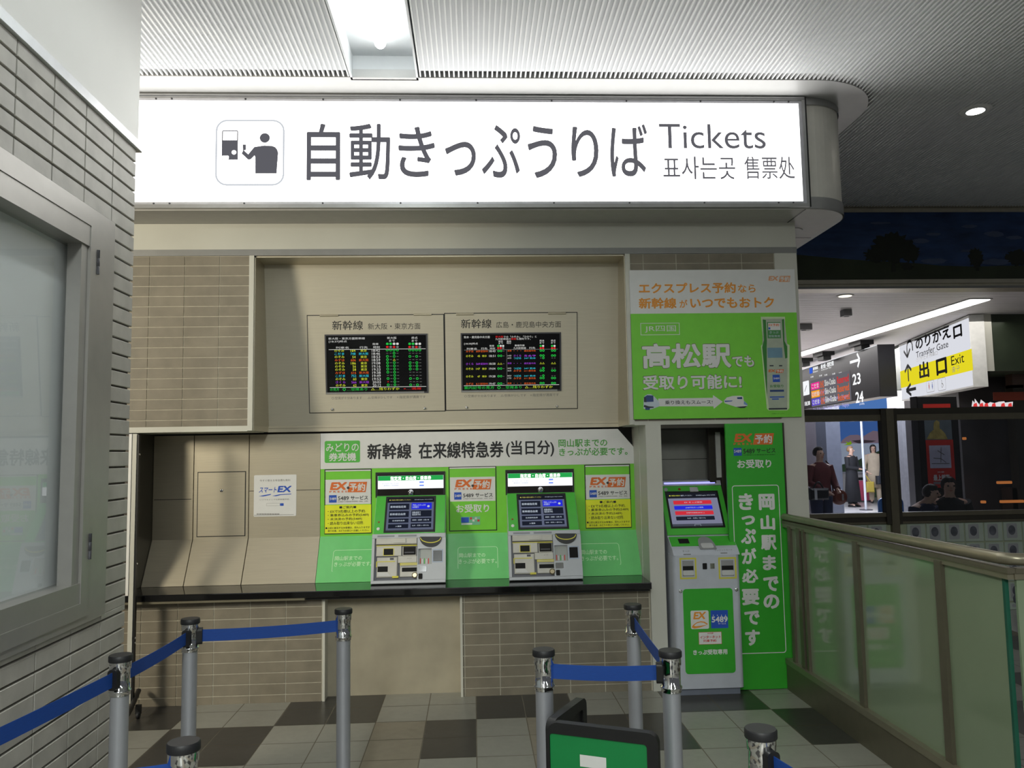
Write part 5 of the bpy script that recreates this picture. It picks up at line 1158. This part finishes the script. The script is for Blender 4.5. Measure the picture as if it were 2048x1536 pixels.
mb.sl(SDP, (cs4.p(195, 560)[0], ztop+0.01, cs4.p(610, 450)[0], 3.24), 0.0, 0.01, BLACKM); mb.build('face', ds)
mb = MB(); D = 0.003
mb.text(SDP, 'のりかえ', cs4.r(232, 582, 640, 728), D, INKM, 0.03, res=3); mb.text(SDP, '口', cs4.r(664, 512, 766, 658), D, INKM, 0.04)
mb.text(SDP, 'Transfer Gate', cs4.r(238, 752, 612, 826), D, INKM, 0.0, res=3); mb.text(SDP, '갈아타는곳 换乘口', cs4.r(242, 846, 490, 890), D, INKG)
mb.text(SDP, '出', cs4.r(275, 926, 390, 1118), D, INKM, 0.03, res=3); mb.text(SDP, '口', cs4.r(470, 888, 594, 1078), D, INKM, 0.04); mb.text(SDP, 'Exit', cs4.r(640, 848, 790, 956), D, INKM, 0.0, res=3); mb.text(SDP, '출구', cs4.r(650, 978, 740, 1042), D, INKG)
def arrow(q, dirn):
    a0, b0, a1, b1 = cs4.r(*q); am, bm = (a0+a1)/2, (b0+b1)/2
    if dirn == 'up': mb.line(SDP, (am, b0), (am, b1), 0.05, D, INKM); mb.line(SDP, (am, b1), (a0, b1-(b1-b0)*0.38), 0.05, D, INKM); mb.line(SDP, (am, b1), (a1, b1-(b1-b0)*0.38), 0.05, D, INKM)
    else: mb.line(SDP, (a0, bm), (a1, bm), 0.05, D, INKM); mb.line(SDP, (a0, bm), (am, b1), 0.05, D, INKM); mb.line(SDP, (a0, bm), (am, b0), 0.05, D, INKM)
arrow((115, 965, 190, 1155), 'up'); arrow((130, 1182, 242, 1310), 'left')
q = cs4.r(100, 702, 202, 876); am = q[0]+(q[2]-q[0])*0.38
mb.line(SDP, (am, q[1]), (am, q[3]-0.09), 0.045, D, INKM); mb.line(SDP, (am, q[1]), (q[0], q[1]+0.12), 0.045, D, INKM); mb.line(SDP, (am, q[1]), (q[0]+(q[2]-q[0])*0.72, q[1]+0.12), 0.045, D, INKM)
A = [(am+(q[2]-am)*(0.5-0.5*math.cos(math.pi*i/10)), q[3]-0.09+0.09*math.sin(math.pi*i/10)) for i in range(11)]
for i in range(10): mb.line(SDP, A[i], A[i+1], 0.045, D, INKM)
mb.line(SDP, (q[2], q[3]-0.17), (q[2], q[3]-0.09), 0.045, D, INKM)
for q, m_ in (((375, 1165, 405, 1250), RED), ((412, 1160, 442, 1245), BLUE)):
    a0, b0, a1, b1 = cs4.r(*q); am = (a0+a1)/2; h_ = b1-b0; mb.poly(SDP, circ(am, b1-h_*0.12, h_*0.11, 12), D, m_); mb.poly(SDP, [(am-h_*0.2, b0+h_*0.42), (am-h_*0.06, b0), (am+h_*0.06, b0), (am+h_*0.2, b0+h_*0.42), (am+h_*0.14, b1-h_*0.26), (am-h_*0.14, b1-h_*0.26)], D, m_)
q = cs4.r(505, 1132, 572, 1228); h_ = q[3]-q[1]; am = (q[0]+q[2])/2
mb.ring(SDP, am, q[1]+h_*0.3, h_*0.28, h_*0.07, D, INKG, 16); mb.poly(SDP, circ(am-h_*0.1, q[3]-h_*0.08, h_*0.08, 10), D, INKG); mb.line(SDP, (am-h_*0.1, q[3]-h_*0.16), (am-h_*0.06, q[1]+h_*0.5), h_*0.09, D, INKG); mb.line(SDP, (am-h_*0.06, q[1]+h_*0.5), (am+h_*0.3, q[1]+h_*0.45), h_*0.08, D, INKG); mb.line(SDP, (am+h_*0.3, q[1]+h_*0.45), (am+h_*0.42, q[1]+h_*0.15), h_*0.08, D, INKG)
for q in ((360, 1142, 450, 1278), (490, 1112, 580, 1258)): mb.outline(SDP, cs4.r(*q), 0.03, 0.006, D, INKG)
mb.build('lettering', ds)

# ---- shop block behind and under the sign
SHOPW = M('shop_dark_wall', (66, 62, 62), 0.35, var=0.15, nscale=3); SHOPG = M('shop_green_dark', (52, 62, 46), 0.5, var=0.3, nscale=2)
mb = MB()
mb.slab(TOPP, [(6.52, 10.02), (12.5, 10.02), (12.5, 13.3), (7.25, 13.3)], 2.55, CC, SHOPG)
mb.slab(TOPP, [(6.86, 10.9), (12.5, 10.9), (12.5, 13.3), (7.4, 13.3)], 0.0, 2.55, SHOPW)
mb.slab(TOPP, [(6.53, 10.0), (6.80, 10.0), (6.90, 10.4), (6.63, 10.4)], 2.55, CC, CREAM)
struct(mb.build('wall_shop'), 'dark shop block carrying the direction sign')
sh = thing('shop_stall', 'dim shop front with orange lit shelves at the far right behind the glass', 'shop front', (8.6, 10.6, 0))
SHP = wallY(10.5)
mb = MB(); mb.box(7.35, 12.4, 10.46, 10.60, 2.36, 2.56, M('shop_fascia', (92, 70, 60), 0.4)); mb.box(7.35, 7.5, 10.46, 10.62, 0, 2.4, BRONZED); mb.box(7.35, 12.4, 10.52, 10.85, 0.0, 1.0, M('shop_counter', (70, 54, 46), 0.3)); mb.build('frame', sh)
mb = MB(); R_ = random.Random(5)
for i in range(26):
    x0 = 7.6+R_.random()*2.2; z0 = 1.05+R_.random()*1.2; mb.sl(SHP, (x0, z0, x0+0.06+0.3*R_.random(), z0+0.03+0.12*R_.random()), -0.2, -0.02, R_.choice([M('goods_brown', (110, 60, 40), 0.5), M('goods_red', (140, 46, 36), 0.5), M('goods_dark', (58, 44, 44), 0.5), M('goods_grey', (84, 84, 92), 0.5)]))
mb.build('goods', sh)
mb = MB(); SHW = CR(wallY(10.45), 1790, 560, 5.69); D = 0.0
mb.sl(wallY(10.45), SHW.r(1125, 1275, 1468, 1370), -0.02, 0.0, M('fascia_red_brown', (150, 64, 44), 0.5))
RD = E('shop_sign_red', (214, 60, 60), 0.9); WT = E('shop_sign_white', (220, 214, 216), 0.9)
pp = [(870, 1440), (880, 1370), (905, 1400), (905, 1350), (960, 1420), (975, 1360), (1020, 1395), (1040, 1415), (1080, 1390), (1130, 1400), (1180, 1385), (1240, 1380), (1250, 1395), (1340, 1385), (1335, 1440)]
mb.poly(wallY(10.45), SHW.pts(pp), 0.004, WT)
for x0 in (885, 955, 1010, 1095, 1200, 1280): mb.poly(wallY(10.45), SHW.pts([(x0, 1440), (x0+8, 1408), (x0+40, 1398), (x0+50, 1440)]), 0.008, RD)
mb.build('fascia_sign', sh)
mb = MB(); 
for px_, py_, w in ((2010, 965, 0.10), (2025, 1003, 0.16), (1968, 1004, 0.03), (1930, 877, 0.02)):
    p = atY(px_, py_, 10.44); mb.sl(wallY(10.45), (p.x-w, p.z-0.018, p.x+w, p.z+0.018), -0.02, 0.01, E('warm_case_lamp', (236, 140, 70), 0.7), rad=0.01)
mb.build('case_lamp', sh)

# ---- red poster stand
YP = 9.7; PP = wallY(YP); cp2 = CR(PP, 1780, 820, 5.907)
ps = thing('poster_stand', 'black poster stand with red map poster under the direction sign', 'poster stand', (PP.px(1880, 900)[0], YP, 0))
x0, x1 = PP.px(1840, 900)[0], PP.px(1921, 900)[0]
mb = MB(); mb.box(x0, x1, YP, YP+0.16, 0.0, atY(1880, 792, YP).z, BLACK, ch=0.01); mb.build('case', ps)
q = cp2.r(436, 352, 762, 918)
mb = MB(); mb.rect(PP, q, 0.002, RED); k = cp2.r(466, 418, 716, 686); mb.rect(PP, k, 0.004, M('map_paper', (196, 196, 218), 0.5))
for p_, r_ in (((510, 568), (600, 575)), ((600, 575), (660, 620)), ((490, 632), (700, 630)), ((600, 440), (598, 620)), ((560, 480), (640, 530))): mb.line(PP, cp2.p(*p_), cp2.p(*r_), 0.008, 0.006, INKG)
mb.text(PP, '最上稲荷', cp2.r(510, 762, 704, 836), 0.006, WHITE, 0.04); mb.text(PP, '日本三大稲荷', cp2.r(560, 724, 636, 742), 0.006, WHITE, 0.02); mb.rect(PP, cp2.r(512, 846, 708, 876), 0.004, M('poster_grey_bar', (150, 130, 136), 0.5)); mb.build('poster', ps)
q2 = cp2.r(408, 100, 728, 352)
mb = MB(); mb.rect(PP, q2, 0.002, M('photo_grey_blue', (110, 120, 126), 0.5, var=0.2, nscale=4))
GOLD = M('photo_gold', (176, 158, 90), 0.5, var=0.25, nscale=14)
mb.poly(PP, cp2.pts([(430, 345), (470, 270), (520, 225), (600, 225), (650, 280), (680, 345)]), 0.004, GOLD); mb.poly(PP, cp2.pts([(510, 225), (515, 150), (545, 120), (580, 140), (585, 225)]), 0.006, GOLD); mb.build('picture', ps)
mb = MB(); k = CR(PP, 1790, 560, 5.69).r(318, 1410, 630, 1470); mb.rect(PP, k, 0.002, RED); mb.build('top_strip', ps)

# ---- far wall picture, pillar, pole, side shop
YF = 25.0; FP = wallY(YF); cf = CR(FP, 1600, 830, 6.982)
wp = thing('wall_poster', 'large bright wall picture of blue sky, blossom and white plaster walls', 'poster', (FP.px(1745, 900)[0], YF, FP.px(1745, 1000)[1]))
q = cf.r(560, -260, 1480, 1180)
LP = 0.55
mb = MB(); mb.sl(FP, q, -0.1, 0.0, E('picture_sky', (92, 140, 214), LP)); mb.build('panel', wp)
mb = MB()
mb.slab(FP, [(q[0]+0.01, cf.p(600, 400)[1]), (q[2]-0.01, cf.p(600, 400)[1])]+[cf.p(x, y) for x, y in ((1480, 90), (1300, 60), (1180, 120), (1080, 160), (1100, 230), (1020, 220), (960, 250), (880, 300), (800, 275), (700, 280), (640, 310), (590, 350))], 0.0, 0.01, E('picture_blossom', (196, 164, 172), LP*0.8))
mb.slab(FP, [(q[0]+0.01, q[1]+0.01), (q[2]-0.01, q[1]+0.01), (q[2]-0.01, cf.p(600, 410)[1]), (q[0]+0.01, cf.p(600, 395)[1])], 0.0, 0.02, E('picture_plaster', (214, 222, 232), LP))
mb.slab(FP, [(q[0]+0.02, q[1]+0.02), (q[2]-0.02, q[1]+0.02), (q[2]-0.02, cf.p(600, 500)[1]), (cf.p(1100, 520)[0], cf.p(1100, 500)[1]), (cf.p(900, 560)[0], cf.p(900, 580)[1]), (cf.p(750, 640)[0], cf.p(750, 660)[1]), (q[0]+0.02, cf.p(620, 690)[1])], 0.02, 0.03, E('picture_garden', (66, 84, 60), LP))
mb.slab(FP, cf.pts([(820, 400), (1000, 380), (1060, 360), (850, 345), (720, 360)]), 0.01, 0.02, E('picture_roof', (84, 70, 74), LP)); mb.slab(FP, cf.pts([(605, 420), (655, 400), (630, 372), (680, 385), (700, 360), (720, 400), (690, 420)]), 0.02, 0.03, E('picture_leaf', (170, 214, 40), LP*1.2))
mb.build('scene', wp)
def prism_px(name, label, cat, px0, px1, Y, z0, z1, mat, depth=0.5):
    a, b = atY(px0, 930, Y).x, atY(px1, 930, Y).x
    mb = MB(); mb.box(a, b, Y, Y+depth, z0, z1, mat); return mb.build(name)
struct(prism_px('pillar_concourse', '', '', 1655, 1684, 17.0, 0, CC, M('pillar_slate', (70, 74, 84), 0.4, var=0.1)), 'dark slate pillar of the concourse')
struct(prism_px('pillar_grey', '', '', 1808, 1840, 15.0, 0, CC, M('pillar_grey_stone', (110, 110, 114), 0.4, var=0.1)), 'grey stone pillar of the concourse')
struct(prism_px('wall_side_shop', '', '', 1560, 1658, 18.0, 0, CC, M('side_shop_wall', (62, 58, 62), 0.4, var=0.15, nscale=2)), 'dark side shop wall of the concourse')
p0, p1 = atY(1641, 858, 17.95), atY(1656, 892, 17.95); SPo = wallY(17.98)
mb = MB(); mb.sl(SPo, (p0.x, p1.z, p1.x, p0.z), 0.0, 0.02, M('faded_pink_poster', (150, 104, 100), 0.5, var=0.2, nscale=3)); tag(mb.build('shop_poster'), 'small faded pink poster on the dark side shop wall', 'poster')
pb, ptp = atY(1728, 945, 20.0), atY(1721, 838, 20.0)
pole = thing('signpost', 'thin white post rising in front of the bright wall picture', 'post', (pb.x, 20.0, 0))
mb = MB(); mb.lathe((pb.x, 20.0, 0.02), [(0.03, 0), (0.03, 2.5)], GREYP, 12); mb.build('pole', pole); mb = MB(); mb.lathe((pb.x, 20.0, 0), [(0.16, 0), (0.16, 0.02)], GREYP3, 20); mb.build('base', pole)

# ================================================================== PEOPLE AND LUGGAGE
SKIN = M('skin', (206, 168, 146), 0.5, var=0.04)
def skin_obj(name, V, Ed, mat, parent, levels=1):
    """one continuous limb-and-body surface grown along a skeleton"""
    org = ORG[parent.name]
    me = bpy.data.meshes.new(name); me.from_pydata([Vector(v[:3]) for v in V], Ed, []); o = bpy.data.objects.new(name, me); COL.objects.link(o)
    m = o.modifiers.new('s', 'SKIN'); m.use_smooth_shade = True
    for i, v in enumerate(V):
        me.skin_vertices[0].data[i].radius = (v[3], v[4] if len(v) > 4 else v[3]); me.skin_vertices[0].data[i].use_root = (i == 0)
    s_ = o.modifiers.new('d', 'SUBSURF'); s_.levels = levels; s_.render_levels = levels
    dg = bpy.context.evaluated_depsgraph_get(); dg.update()
    ne = bpy.data.meshes.new_from_object(o.evaluated_get(dg)); bpy.data.objects.remove(o)
    for v in ne.vertices: v.co -= org
    ne.materials.clear(); ne.materials.append(mat)
    for p in ne.polygons: p.use_smooth = True
    ob = bpy.data.objects.new(name, ne); COL.objects.link(ob); ob.parent = parent; ORG[ob.name] = org
    return ob
def person(label, pos, H, ang, top, bottom, hair, long=0.0, seated=False, arms=None, bag=None, lean=0.0, shoe=BLACK, hairlong=False):
    k = H/1.68; ca_, sa_ = math.cos(ang), math.sin(ang); z0 = -0.40 if seated else 0.0
    t = thing('person', label, 'person', (pos[0], pos[1], 0))
    def w(x, y, z):
        zz = z+(z0 if z > 0.85 or not seated else 0)
        y2 = y-(max(0, z-0.95)*lean); zz -= max(0, z-0.95)*abs(lean)*0.25
        x, y2, zz = x*k, y2*k, zz*k
        return (pos[0]+x*ca_-y2*sa_, pos[1]+x*sa_+y2*ca_, zz)
    V = []; Ed = []
    def vt(x, y, z, r, r2=None): V.append(w(x, y, z)+(r*k, (r2 or r)*k)); return len(V)-1
    pel = vt(0, 0, 0.95, 0.145, 0.10); sp = vt(0, 0, 1.12, 0.125, 0.09); chs = vt(0, 0, 1.32, 0.15, 0.095); nk = vt(0, 0.0, 1.45, 0.048)
    jaw = vt(0, -0.02, 1.515, 0.058, 0.066); hd = vt(0, -0.01, 1.585, 0.076, 0.09); cr_ = vt(0, 0.0, 1.655, 0.05, 0.06)
    Ed += [(pel, sp), (sp, chs), (chs, nk), (nk, jaw), (jaw, hd), (hd, cr_)]
    A = arms or {1: ((0.25, 0.03, 1.12), (0.25, -0.07, 0.90)), -1: ((-0.25, 0.03, 1.12), (-0.25, -0.07, 0.90))}
    sleeves = []
    for s_ in (-1, 1):
        shd = vt(s_*0.175, 0, 1.38, 0.055); el = vt(*A[s_][0], 0.042); wr = vt(*A[s_][1], 0.028)
        e_, w_ = Vector(A[s_][0]), Vector(A[s_][1]); d_ = (w_-e_).normalized(); hn = w_+d_*0.075
        hx = vt(hn.x, hn.y, hn.z, 0.034, 0.02); Ed += [(chs, shd), (shd, el), (el, wr), (wr, hx)]
        for f in range(4):
            tip = hn+d_*(0.085-abs(f-1.3)*0.012)+Vector((0, (f-1.5)*0.018, 0)); ft = vt(tip.x, tip.y, tip.z, 0.008); Ed.append((hx, ft))
        th = w_+d_*0.06+Vector((-s_*0.03, -0.045, 0)); tv = vt(th.x, th.y, th.z, 0.009); Ed.append((wr, tv))
        sleeves.append([w(s_*0.165, 0, 1.38), w(*A[s_][0]), w(*A[s_][1])])
    legs = []
    for s_ in (-1, 1):
        if seated: P = [(s_*0.09, 0, 0.92, 0.085), (s_*0.11, -0.42, 0.90, 0.065)]
        else: P = [(s_*0.09, 0, 0.90, 0.088), (s_*0.095, -0.01, 0.50, 0.058)]
        if seated:
            a = vt(*P[0]); b = vt(*P[1]); V.append((pos[0]+(s_*0.11*ca_+0.42*sa_)*k, pos[1]+(s_*0.11*sa_-0.42*ca_)*k, 0.09*k, 0.04*k, 0.04*k)); c = len(V)-1
            V.append((pos[0]+(s_*0.11*ca_+0.56*sa_)*k, pos[1]+(s_*0.11*sa_-0.56*ca_)*k, 0.045*k, 0.035*k, 0.03*k)); d = len(V)-1
            legs.append([V[a][:3], V[b][:3], V[c][:3]])
        else:
            a = vt(*P[0]); b = vt(*P[1]); c = vt(s_*0.1, 0.02, 0.09, 0.038); d = vt(s_*0.11, -0.13, 0.045, 0.034, 0.026); legs.append([V[a][:3], V[b][:3], V[c][:3]])
        Ed += [(pel, a), (a, b), (b, c), (c, d)]
    body = skin_obj('body', V, Ed, SKIN, t)
    # clothing
    hem = (0.93-long) if not seated else 0.88
    rings = [(hem, 0.17+0.10*min(1, long), 0.125+0.10*min(1, long)), (0.95, 0.185, 0.14), (1.12, 0.165, 0.125), (1.30, 0.195, 0.135), (1.39, 0.165, 0.105), (1.445, 0.065, 0.06)]
    mb = MB(); vs = []; sg_ = 18
    for z, rx, ry in rings:
        for i in range(sg_): a = 2*math.pi*i/sg_; vs.append(w(rx*math.cos(a), ry*math.sin(a), z))
    n = len(rings); mb.add(vs, [(j*sg_+i, j*sg_+(i+1) % sg_, (j+1)*sg_+(i+1) % sg_, (j+1)*sg_+i) for j in range(n-1) for i in range(sg_)]+[tuple(range(sg_-1, -1, -1))], top, True)
    for sl_ in sleeves: mb.tube(sl_, [0.075*k, 0.062*k, 0.046*k], top, 10)
    mb.build('coat' if long > 0.2 else 'jacket', t)
    mb = MB()
    for lg in legs: mb.tube(lg, [0.105*k, 0.082*k, 0.065*k], bottom, 10)
    mb.build('trousers', t)
    for i, lg in enumerate(legs):
        mb = MB(); p = Vector(lg[2]); f = Vector((sa_, -ca_, 0)); mb.tube([p+Vector((0, 0, -0.06*k))-f*0.05*k, p+Vector((0, 0, -0.055*k))+f*0.08*k, p+Vector((0, 0, -0.07*k))+f*0.17*k], [0.045*k, 0.045*k, 0.026*k], shoe, 10); mb.build('shoe', t)
    mb = MB(); vs = []; C_ = Vector(w(0, 0.008, 1.592)); f = Vector((sa_, -ca_, 0)); r_ = Vector((ca_, sa_, 0)); fs = []
    for j in range(9):
        ph = math.pi*j/8
        for i in range(16):
            a = 2*math.pi*i/16; d_ = r_*(math.sin(ph)*math.cos(a)*0.088)-f*(math.sin(ph)*math.sin(a)*0.104)+Vector((0, 0, math.cos(ph)*0.105))
            if d_.dot(f) > 0.02 and d_.z < 0.055: d_ = d_*0.72
            if d_.z < -0.05 and not hairlong: d_ = d_*0.75
            if d_.z < -0.02 and hairlong and d_.dot(f) < 0.02: d_ = d_+Vector((0, 0, -0.12*min(1, -d_.z/0.08)))
            vs.append(C_+d_*k)
    mb.add(vs, [(j*16+i, j*16+(i+1) % 16, (j+1)*16+(i+1) % 16, (j+1)*16+i) for j in range(8) for i in range(16)], hair, True); mb.build('hair', t)
    for s_ in (-1, 1):
        mb = MB(); e = Vector(w(s_*0.032, -0.088, 1.585)); mb.lathe(e, [(0.004*k, -0.006*k), (0.011*k, 0.0), (0.004*k, 0.006*k)], INK, 8, axis=f); mb.build('eye', t)
    mb = MB(); e = Vector(w(0, -0.083, 1.525)); mb.lathe(e, [(0.004*k, -0.018*k), (0.007*k, 0), (0.004*k, 0.018*k)], M('lip', (170, 100, 92), 0.5), 8, axis=r_); mb.build('mouth', t)
    mb = MB(); e = Vector(w(0, -0.098, 1.56)); mb.tube([e+Vector((0, 0, 0.03*k)), e+f*0.018*k, e+Vector((0, 0, -0.012*k))], [0.006*k, 0.012*k, 0.008*k], SKIN, 8); mb.build('nose', t)
    return t, w
HB = M('hair_dark', (36, 30, 28), 0.5); HBR = M('hair_light_brown', (150, 116, 84), 0.5)
CB = M('cloth_black', (26, 27, 32), 0.8); CBG = M('cloth_beige', (196, 180, 156), 0.8); CRD = M('cloth_maroon', (92, 38, 42), 0.8); CNV = M('cloth_navy', (34, 44, 74), 0.8); CDK = M('cloth_charcoal', (38, 40, 42), 0.8); CWH = M('cloth_white', (206, 206, 208), 0.8); CJN = M('cloth_jeans', (48, 66, 104), 0.8)
pz = atZ(1707, 1014, 0.0)
person('person in a long black coat and dress standing beside the pink suitcase', (pz.x, pz.y), 1.62, 0.5, CB, CB, HBR, long=0.78, arms={1: ((0.24, -0.02, 1.12), (0.34, -0.22, 0.98)), -1: ((-0.23, -0.03, 1.12), (0.02, -0.2, 1.06))})
pz2 = atZ(1752, 1006, 0.0)
pb_, wb = person('person in a long beige coat carrying a dark shoulder bag', (pz2.x, pz2.y), 1.66, -0.4, CBG, CBG, HB, long=0.48, hairlong=True)
def bagbox(name, label, cat, c, sx, sy, sz, mat, strap=None, handle=True, parts=()):
    t = thing(name, label, cat, (c[0], c[1], c[2]-sz/2))
    mb = MB(); mb.box(c[0]-sx/2, c[0]+sx/2, c[1]-sy/2, c[1]+sy/2, c[2]-sz/2, c[2]+sz/2, mat, ch=min(sx, sy, sz)*0.2); mb.build('body', t)
    if handle:
        mb = MB(); n = 8; mb.tube([(c[0]-sx*0.28+sx*0.56*i/n, c[1], c[2]+sz/2-0.01+0.10*math.sin(math.pi*i/n)) for i in range(n+1)], 0.012, mat, 8); mb.build('handle', t)
    if strap: mb = MB(); mb.tube(strap, 0.014, mat, 8); mb.build('strap', t)
    return t
c = atY(1766, 960, pz2.y-0.28); sh_ = wb(0.16, 0.0, 1.42)
bagbox('shoulder_bag', 'dark grey shoulder bag hanging from the beige coat', 'bag', c, 0.36, 0.14, 0.24, M('bag_slate', (52, 56, 66), 0.5), strap=[(c.x-0.1, c.y, c.z+0.1), (sh_[0], sh_[1]-0.1, sh_[2]-0.1), (sh_[0], sh_[1], sh_[2]+0.0), (sh_[0], sh_[1]+0.05, sh_[2]-0.05), (c.x+0.1, c.y+0.05, c.z+0.1)], handle=False)
c = atY(1740, 974, pz2.y-0.2); hw = wb(-0.25, -0.09, 0.84)
bagbox('paper_bag', 'yellow paper bag held low beside the beige coat', 'bag', c, 0.22, 0.12, 0.30, M('bag_yellow', (214, 190, 84), 0.6), strap=[(c.x-0.03, c.y, c.z+0.13), (hw[0], hw[1], hw[2]), (c.x+0.03, c.y, c.z+0.13)], handle=False)
# pink suitcase
c = atZ(1726, 1004, 0.0)
su = thing('suitcase', 'pink wheeled suitcase standing between the black coat and the beige coat', 'suitcase', (c.x, c.y, 0))
PK = M('suitcase_pink', (196, 84, 112), 0.4)
mb = MB(); mb.sl(PL((c.x, c.y-0.12, 0)), (-0.20, 0.05, 0.20, 0.62), -0.24, 0.0, PK, rad=0.05)
for i in range(5): mb.sl(PL((c.x, c.y-0.12, 0)), (-0.15+i*0.07, 0.09, -0.13+i*0.07, 0.58), -0.01, 0.008, PK)
mb.build('shell', su)
mb = MB()
for x in (-0.09, 0.09): mb.tube([(c.x+x, c.y+0.06, 0.60), (c.x+x, c.y+0.06, 0.98)], 0.009, ALU, 8)
mb.tube([(c.x-0.10, c.y+0.06, 0.98), (c.x+0.10, c.y+0.06, 0.98)], 0.014, BLACK, 8); mb.build('handle', su)
for x in (-0.15, 0.15):
    for y in (-0.08, 0.08): mb = MB(); mb.lathe((c.x+x-0.012, c.y+y, 0.028), [(0.028, 0), (0.028, 0.024)], BLACK, 12, axis=(1, 0, 0)); mb.build('wheel', su)
c = atY(1732, 998, c.y+0.1)
bn_ = thing('waste_bin', 'pale grey bin standing behind the pink suitcase', 'bin', (c.x, c.y+0.6, 0))
mb = MB(); mb.sl(PL((c.x, c.y+0.35, 0)), (-0.32, 0.0, 0.34, 0.80), -0.5, 0.0, M('bin_grey', (178, 176, 172), 0.5), ch=0.02); mb.build('body', bn_)
mb = MB(); mb.sl(PL((c.x, c.y+0.35, 0)), (-0.33, 0.80, 0.35, 0.86), -0.51, 0.01, GREYP2, ch=0.01); mb.build('lid', bn_); mb = MB(); mb.sl(PL((c.x, c.y+0.35, 0)), (-0.15, 0.62, 0.15, 0.70), 0.0, 0.004, BLACKM); mb.build('slot', bn_)
# man in maroon
p = atY(1638, 910, 12.0); pm = (p.x, 12.0)
_, wm = person('person in a maroon jacket and navy trousers behind the left pane', pm, 1.60, 0.25, CRD, CNV, HB, arms={1: ((0.24, -0.02, 1.12), (0.12, -0.25, 1.02)), -1: ((-0.24, -0.02, 1.12), (-0.12, -0.25, 1.0))})
c = atY(1637, 988, 11.62)
t = bagbox('hand_bag', 'black and silver bag held in front of the maroon jacket', 'bag', c, 0.28, 0.14, 0.17, M('bag_black', (30, 32, 36), 0.35))
mb = MB(); mb.box(c.x-0.09, c.x-0.05, c.y-0.073, c.y+0.073, c.z-0.08, c.z+0.085, M('bag_silver', (190, 192, 194), 0.3)); mb.build('band', t)
c = atY(1677, 994, 12.1); sh_ = wm(0.17, 0.05, 1.40)
t = thing('round_bag', 'brown round leather bag hanging at the side of the maroon jacket', 'bag', (c.x, c.y, c.z-0.12))
mb = MB(); mb.lathe((c.x, c.y+0.07, c.z), [(0.06, -0.005), (0.115, 0.01), (0.125, 0.06), (0.115, 0.12), (0.06, 0.14)], M('leather_brown', (106, 52, 38), 0.35), 24, axis=(0, -1, 0)); mb.build('body', t)
mb = MB(); mb.tube([(c.x-0.08, c.y, c.z+0.09), (sh_[0]+0.06, sh_[1], sh_[2]-0.02), (sh_[0], sh_[1]+0.02, sh_[2]+0.06)], 0.012, M('leather_dark', (52, 34, 28), 0.5), 8); mb.build('strap', t)
mb = MB(); mb.sl(PL((c.x, c.y-0.072, c.z)), (0.02, -0.05, 0.05, 0.05), 0, 0.004, ALU, rad=0.01); mb.build('buckle', t)
# two seated people on a bench, close behind the right pane
xs0, xs1 = atY(1806, 1000, 9.1).x, atY(1925, 1000, 9.1).x
be = thing('bench', 'dark waiting bench behind the right pane', 'bench', ((xs0+xs1)/2, 9.1, 0))
mb = MB(); mb.box(xs0, xs1, 8.95, 9.35, 0.42, 0.475, M('bench_seat', (60, 74, 96), 0.5), ch=0.01); mb.build('seat', be)
for x in (xs0+0.08, xs1-0.12): mb = MB(); mb.box(x, x+0.05, 9.0, 9.3, 0.0, 0.42, GREYP3); mb.build('leg', be)
p = atY(1806, 960, 9.15); person('person in a navy jacket bending forward on the bench', (p.x, 9.15), 1.62, 0.5, CNV, CJN, HB, seated=True, lean=0.55, arms={1: ((0.24, -0.12, 1.16), (0.14, -0.36, 1.05)), -1: ((-0.24, -0.12, 1.16), (-0.10, -0.36, 1.05))})
p = atY(1890, 960, 9.15); person('person in a charcoal coat sitting on the bench in front of the red poster', (p.x, 9.15), 1.66, -0.3, CDK, CB, HB, seated=True, lean=0.25)
p = atY(1798, 915, 20.0); person('person in pale clothes half hidden behind the dark partition post', (p.x, 20.0), 1.6, 0.2, CWH, CDK, HB)
# blue waiting chair
p = atY(1769, 1000, 13.0)
ch_ = thing('waiting_chair', 'blue moulded waiting chair low behind the left pane', 'chair', (p.x, 13.0, 0))
BC = M('chair_blue', (56, 96, 150), 0.4)
mb = MB(); mb.sl(TOPP, (p.x-0.22, 12.8, p.x+0.22, 13.2), 0.42, 0.45, BC, rad=0.06); mb.build('seat', ch_)
mb = MB(); mb.sl(PL((p.x, 12.80, 0)), (-0.21, 0.44, 0.21, 0.76), -0.03, 0.0, BC, rad=0.09); mb.build('backrest', ch_)
for x in (-0.18, 0.18):
    for y in (12.84, 13.16): mb = MB(); mb.tube([(p.x+x, y, 0.0), (p.x+x, y, 0.42)], 0.012, ALU, 8); mb.build('leg', ch_)
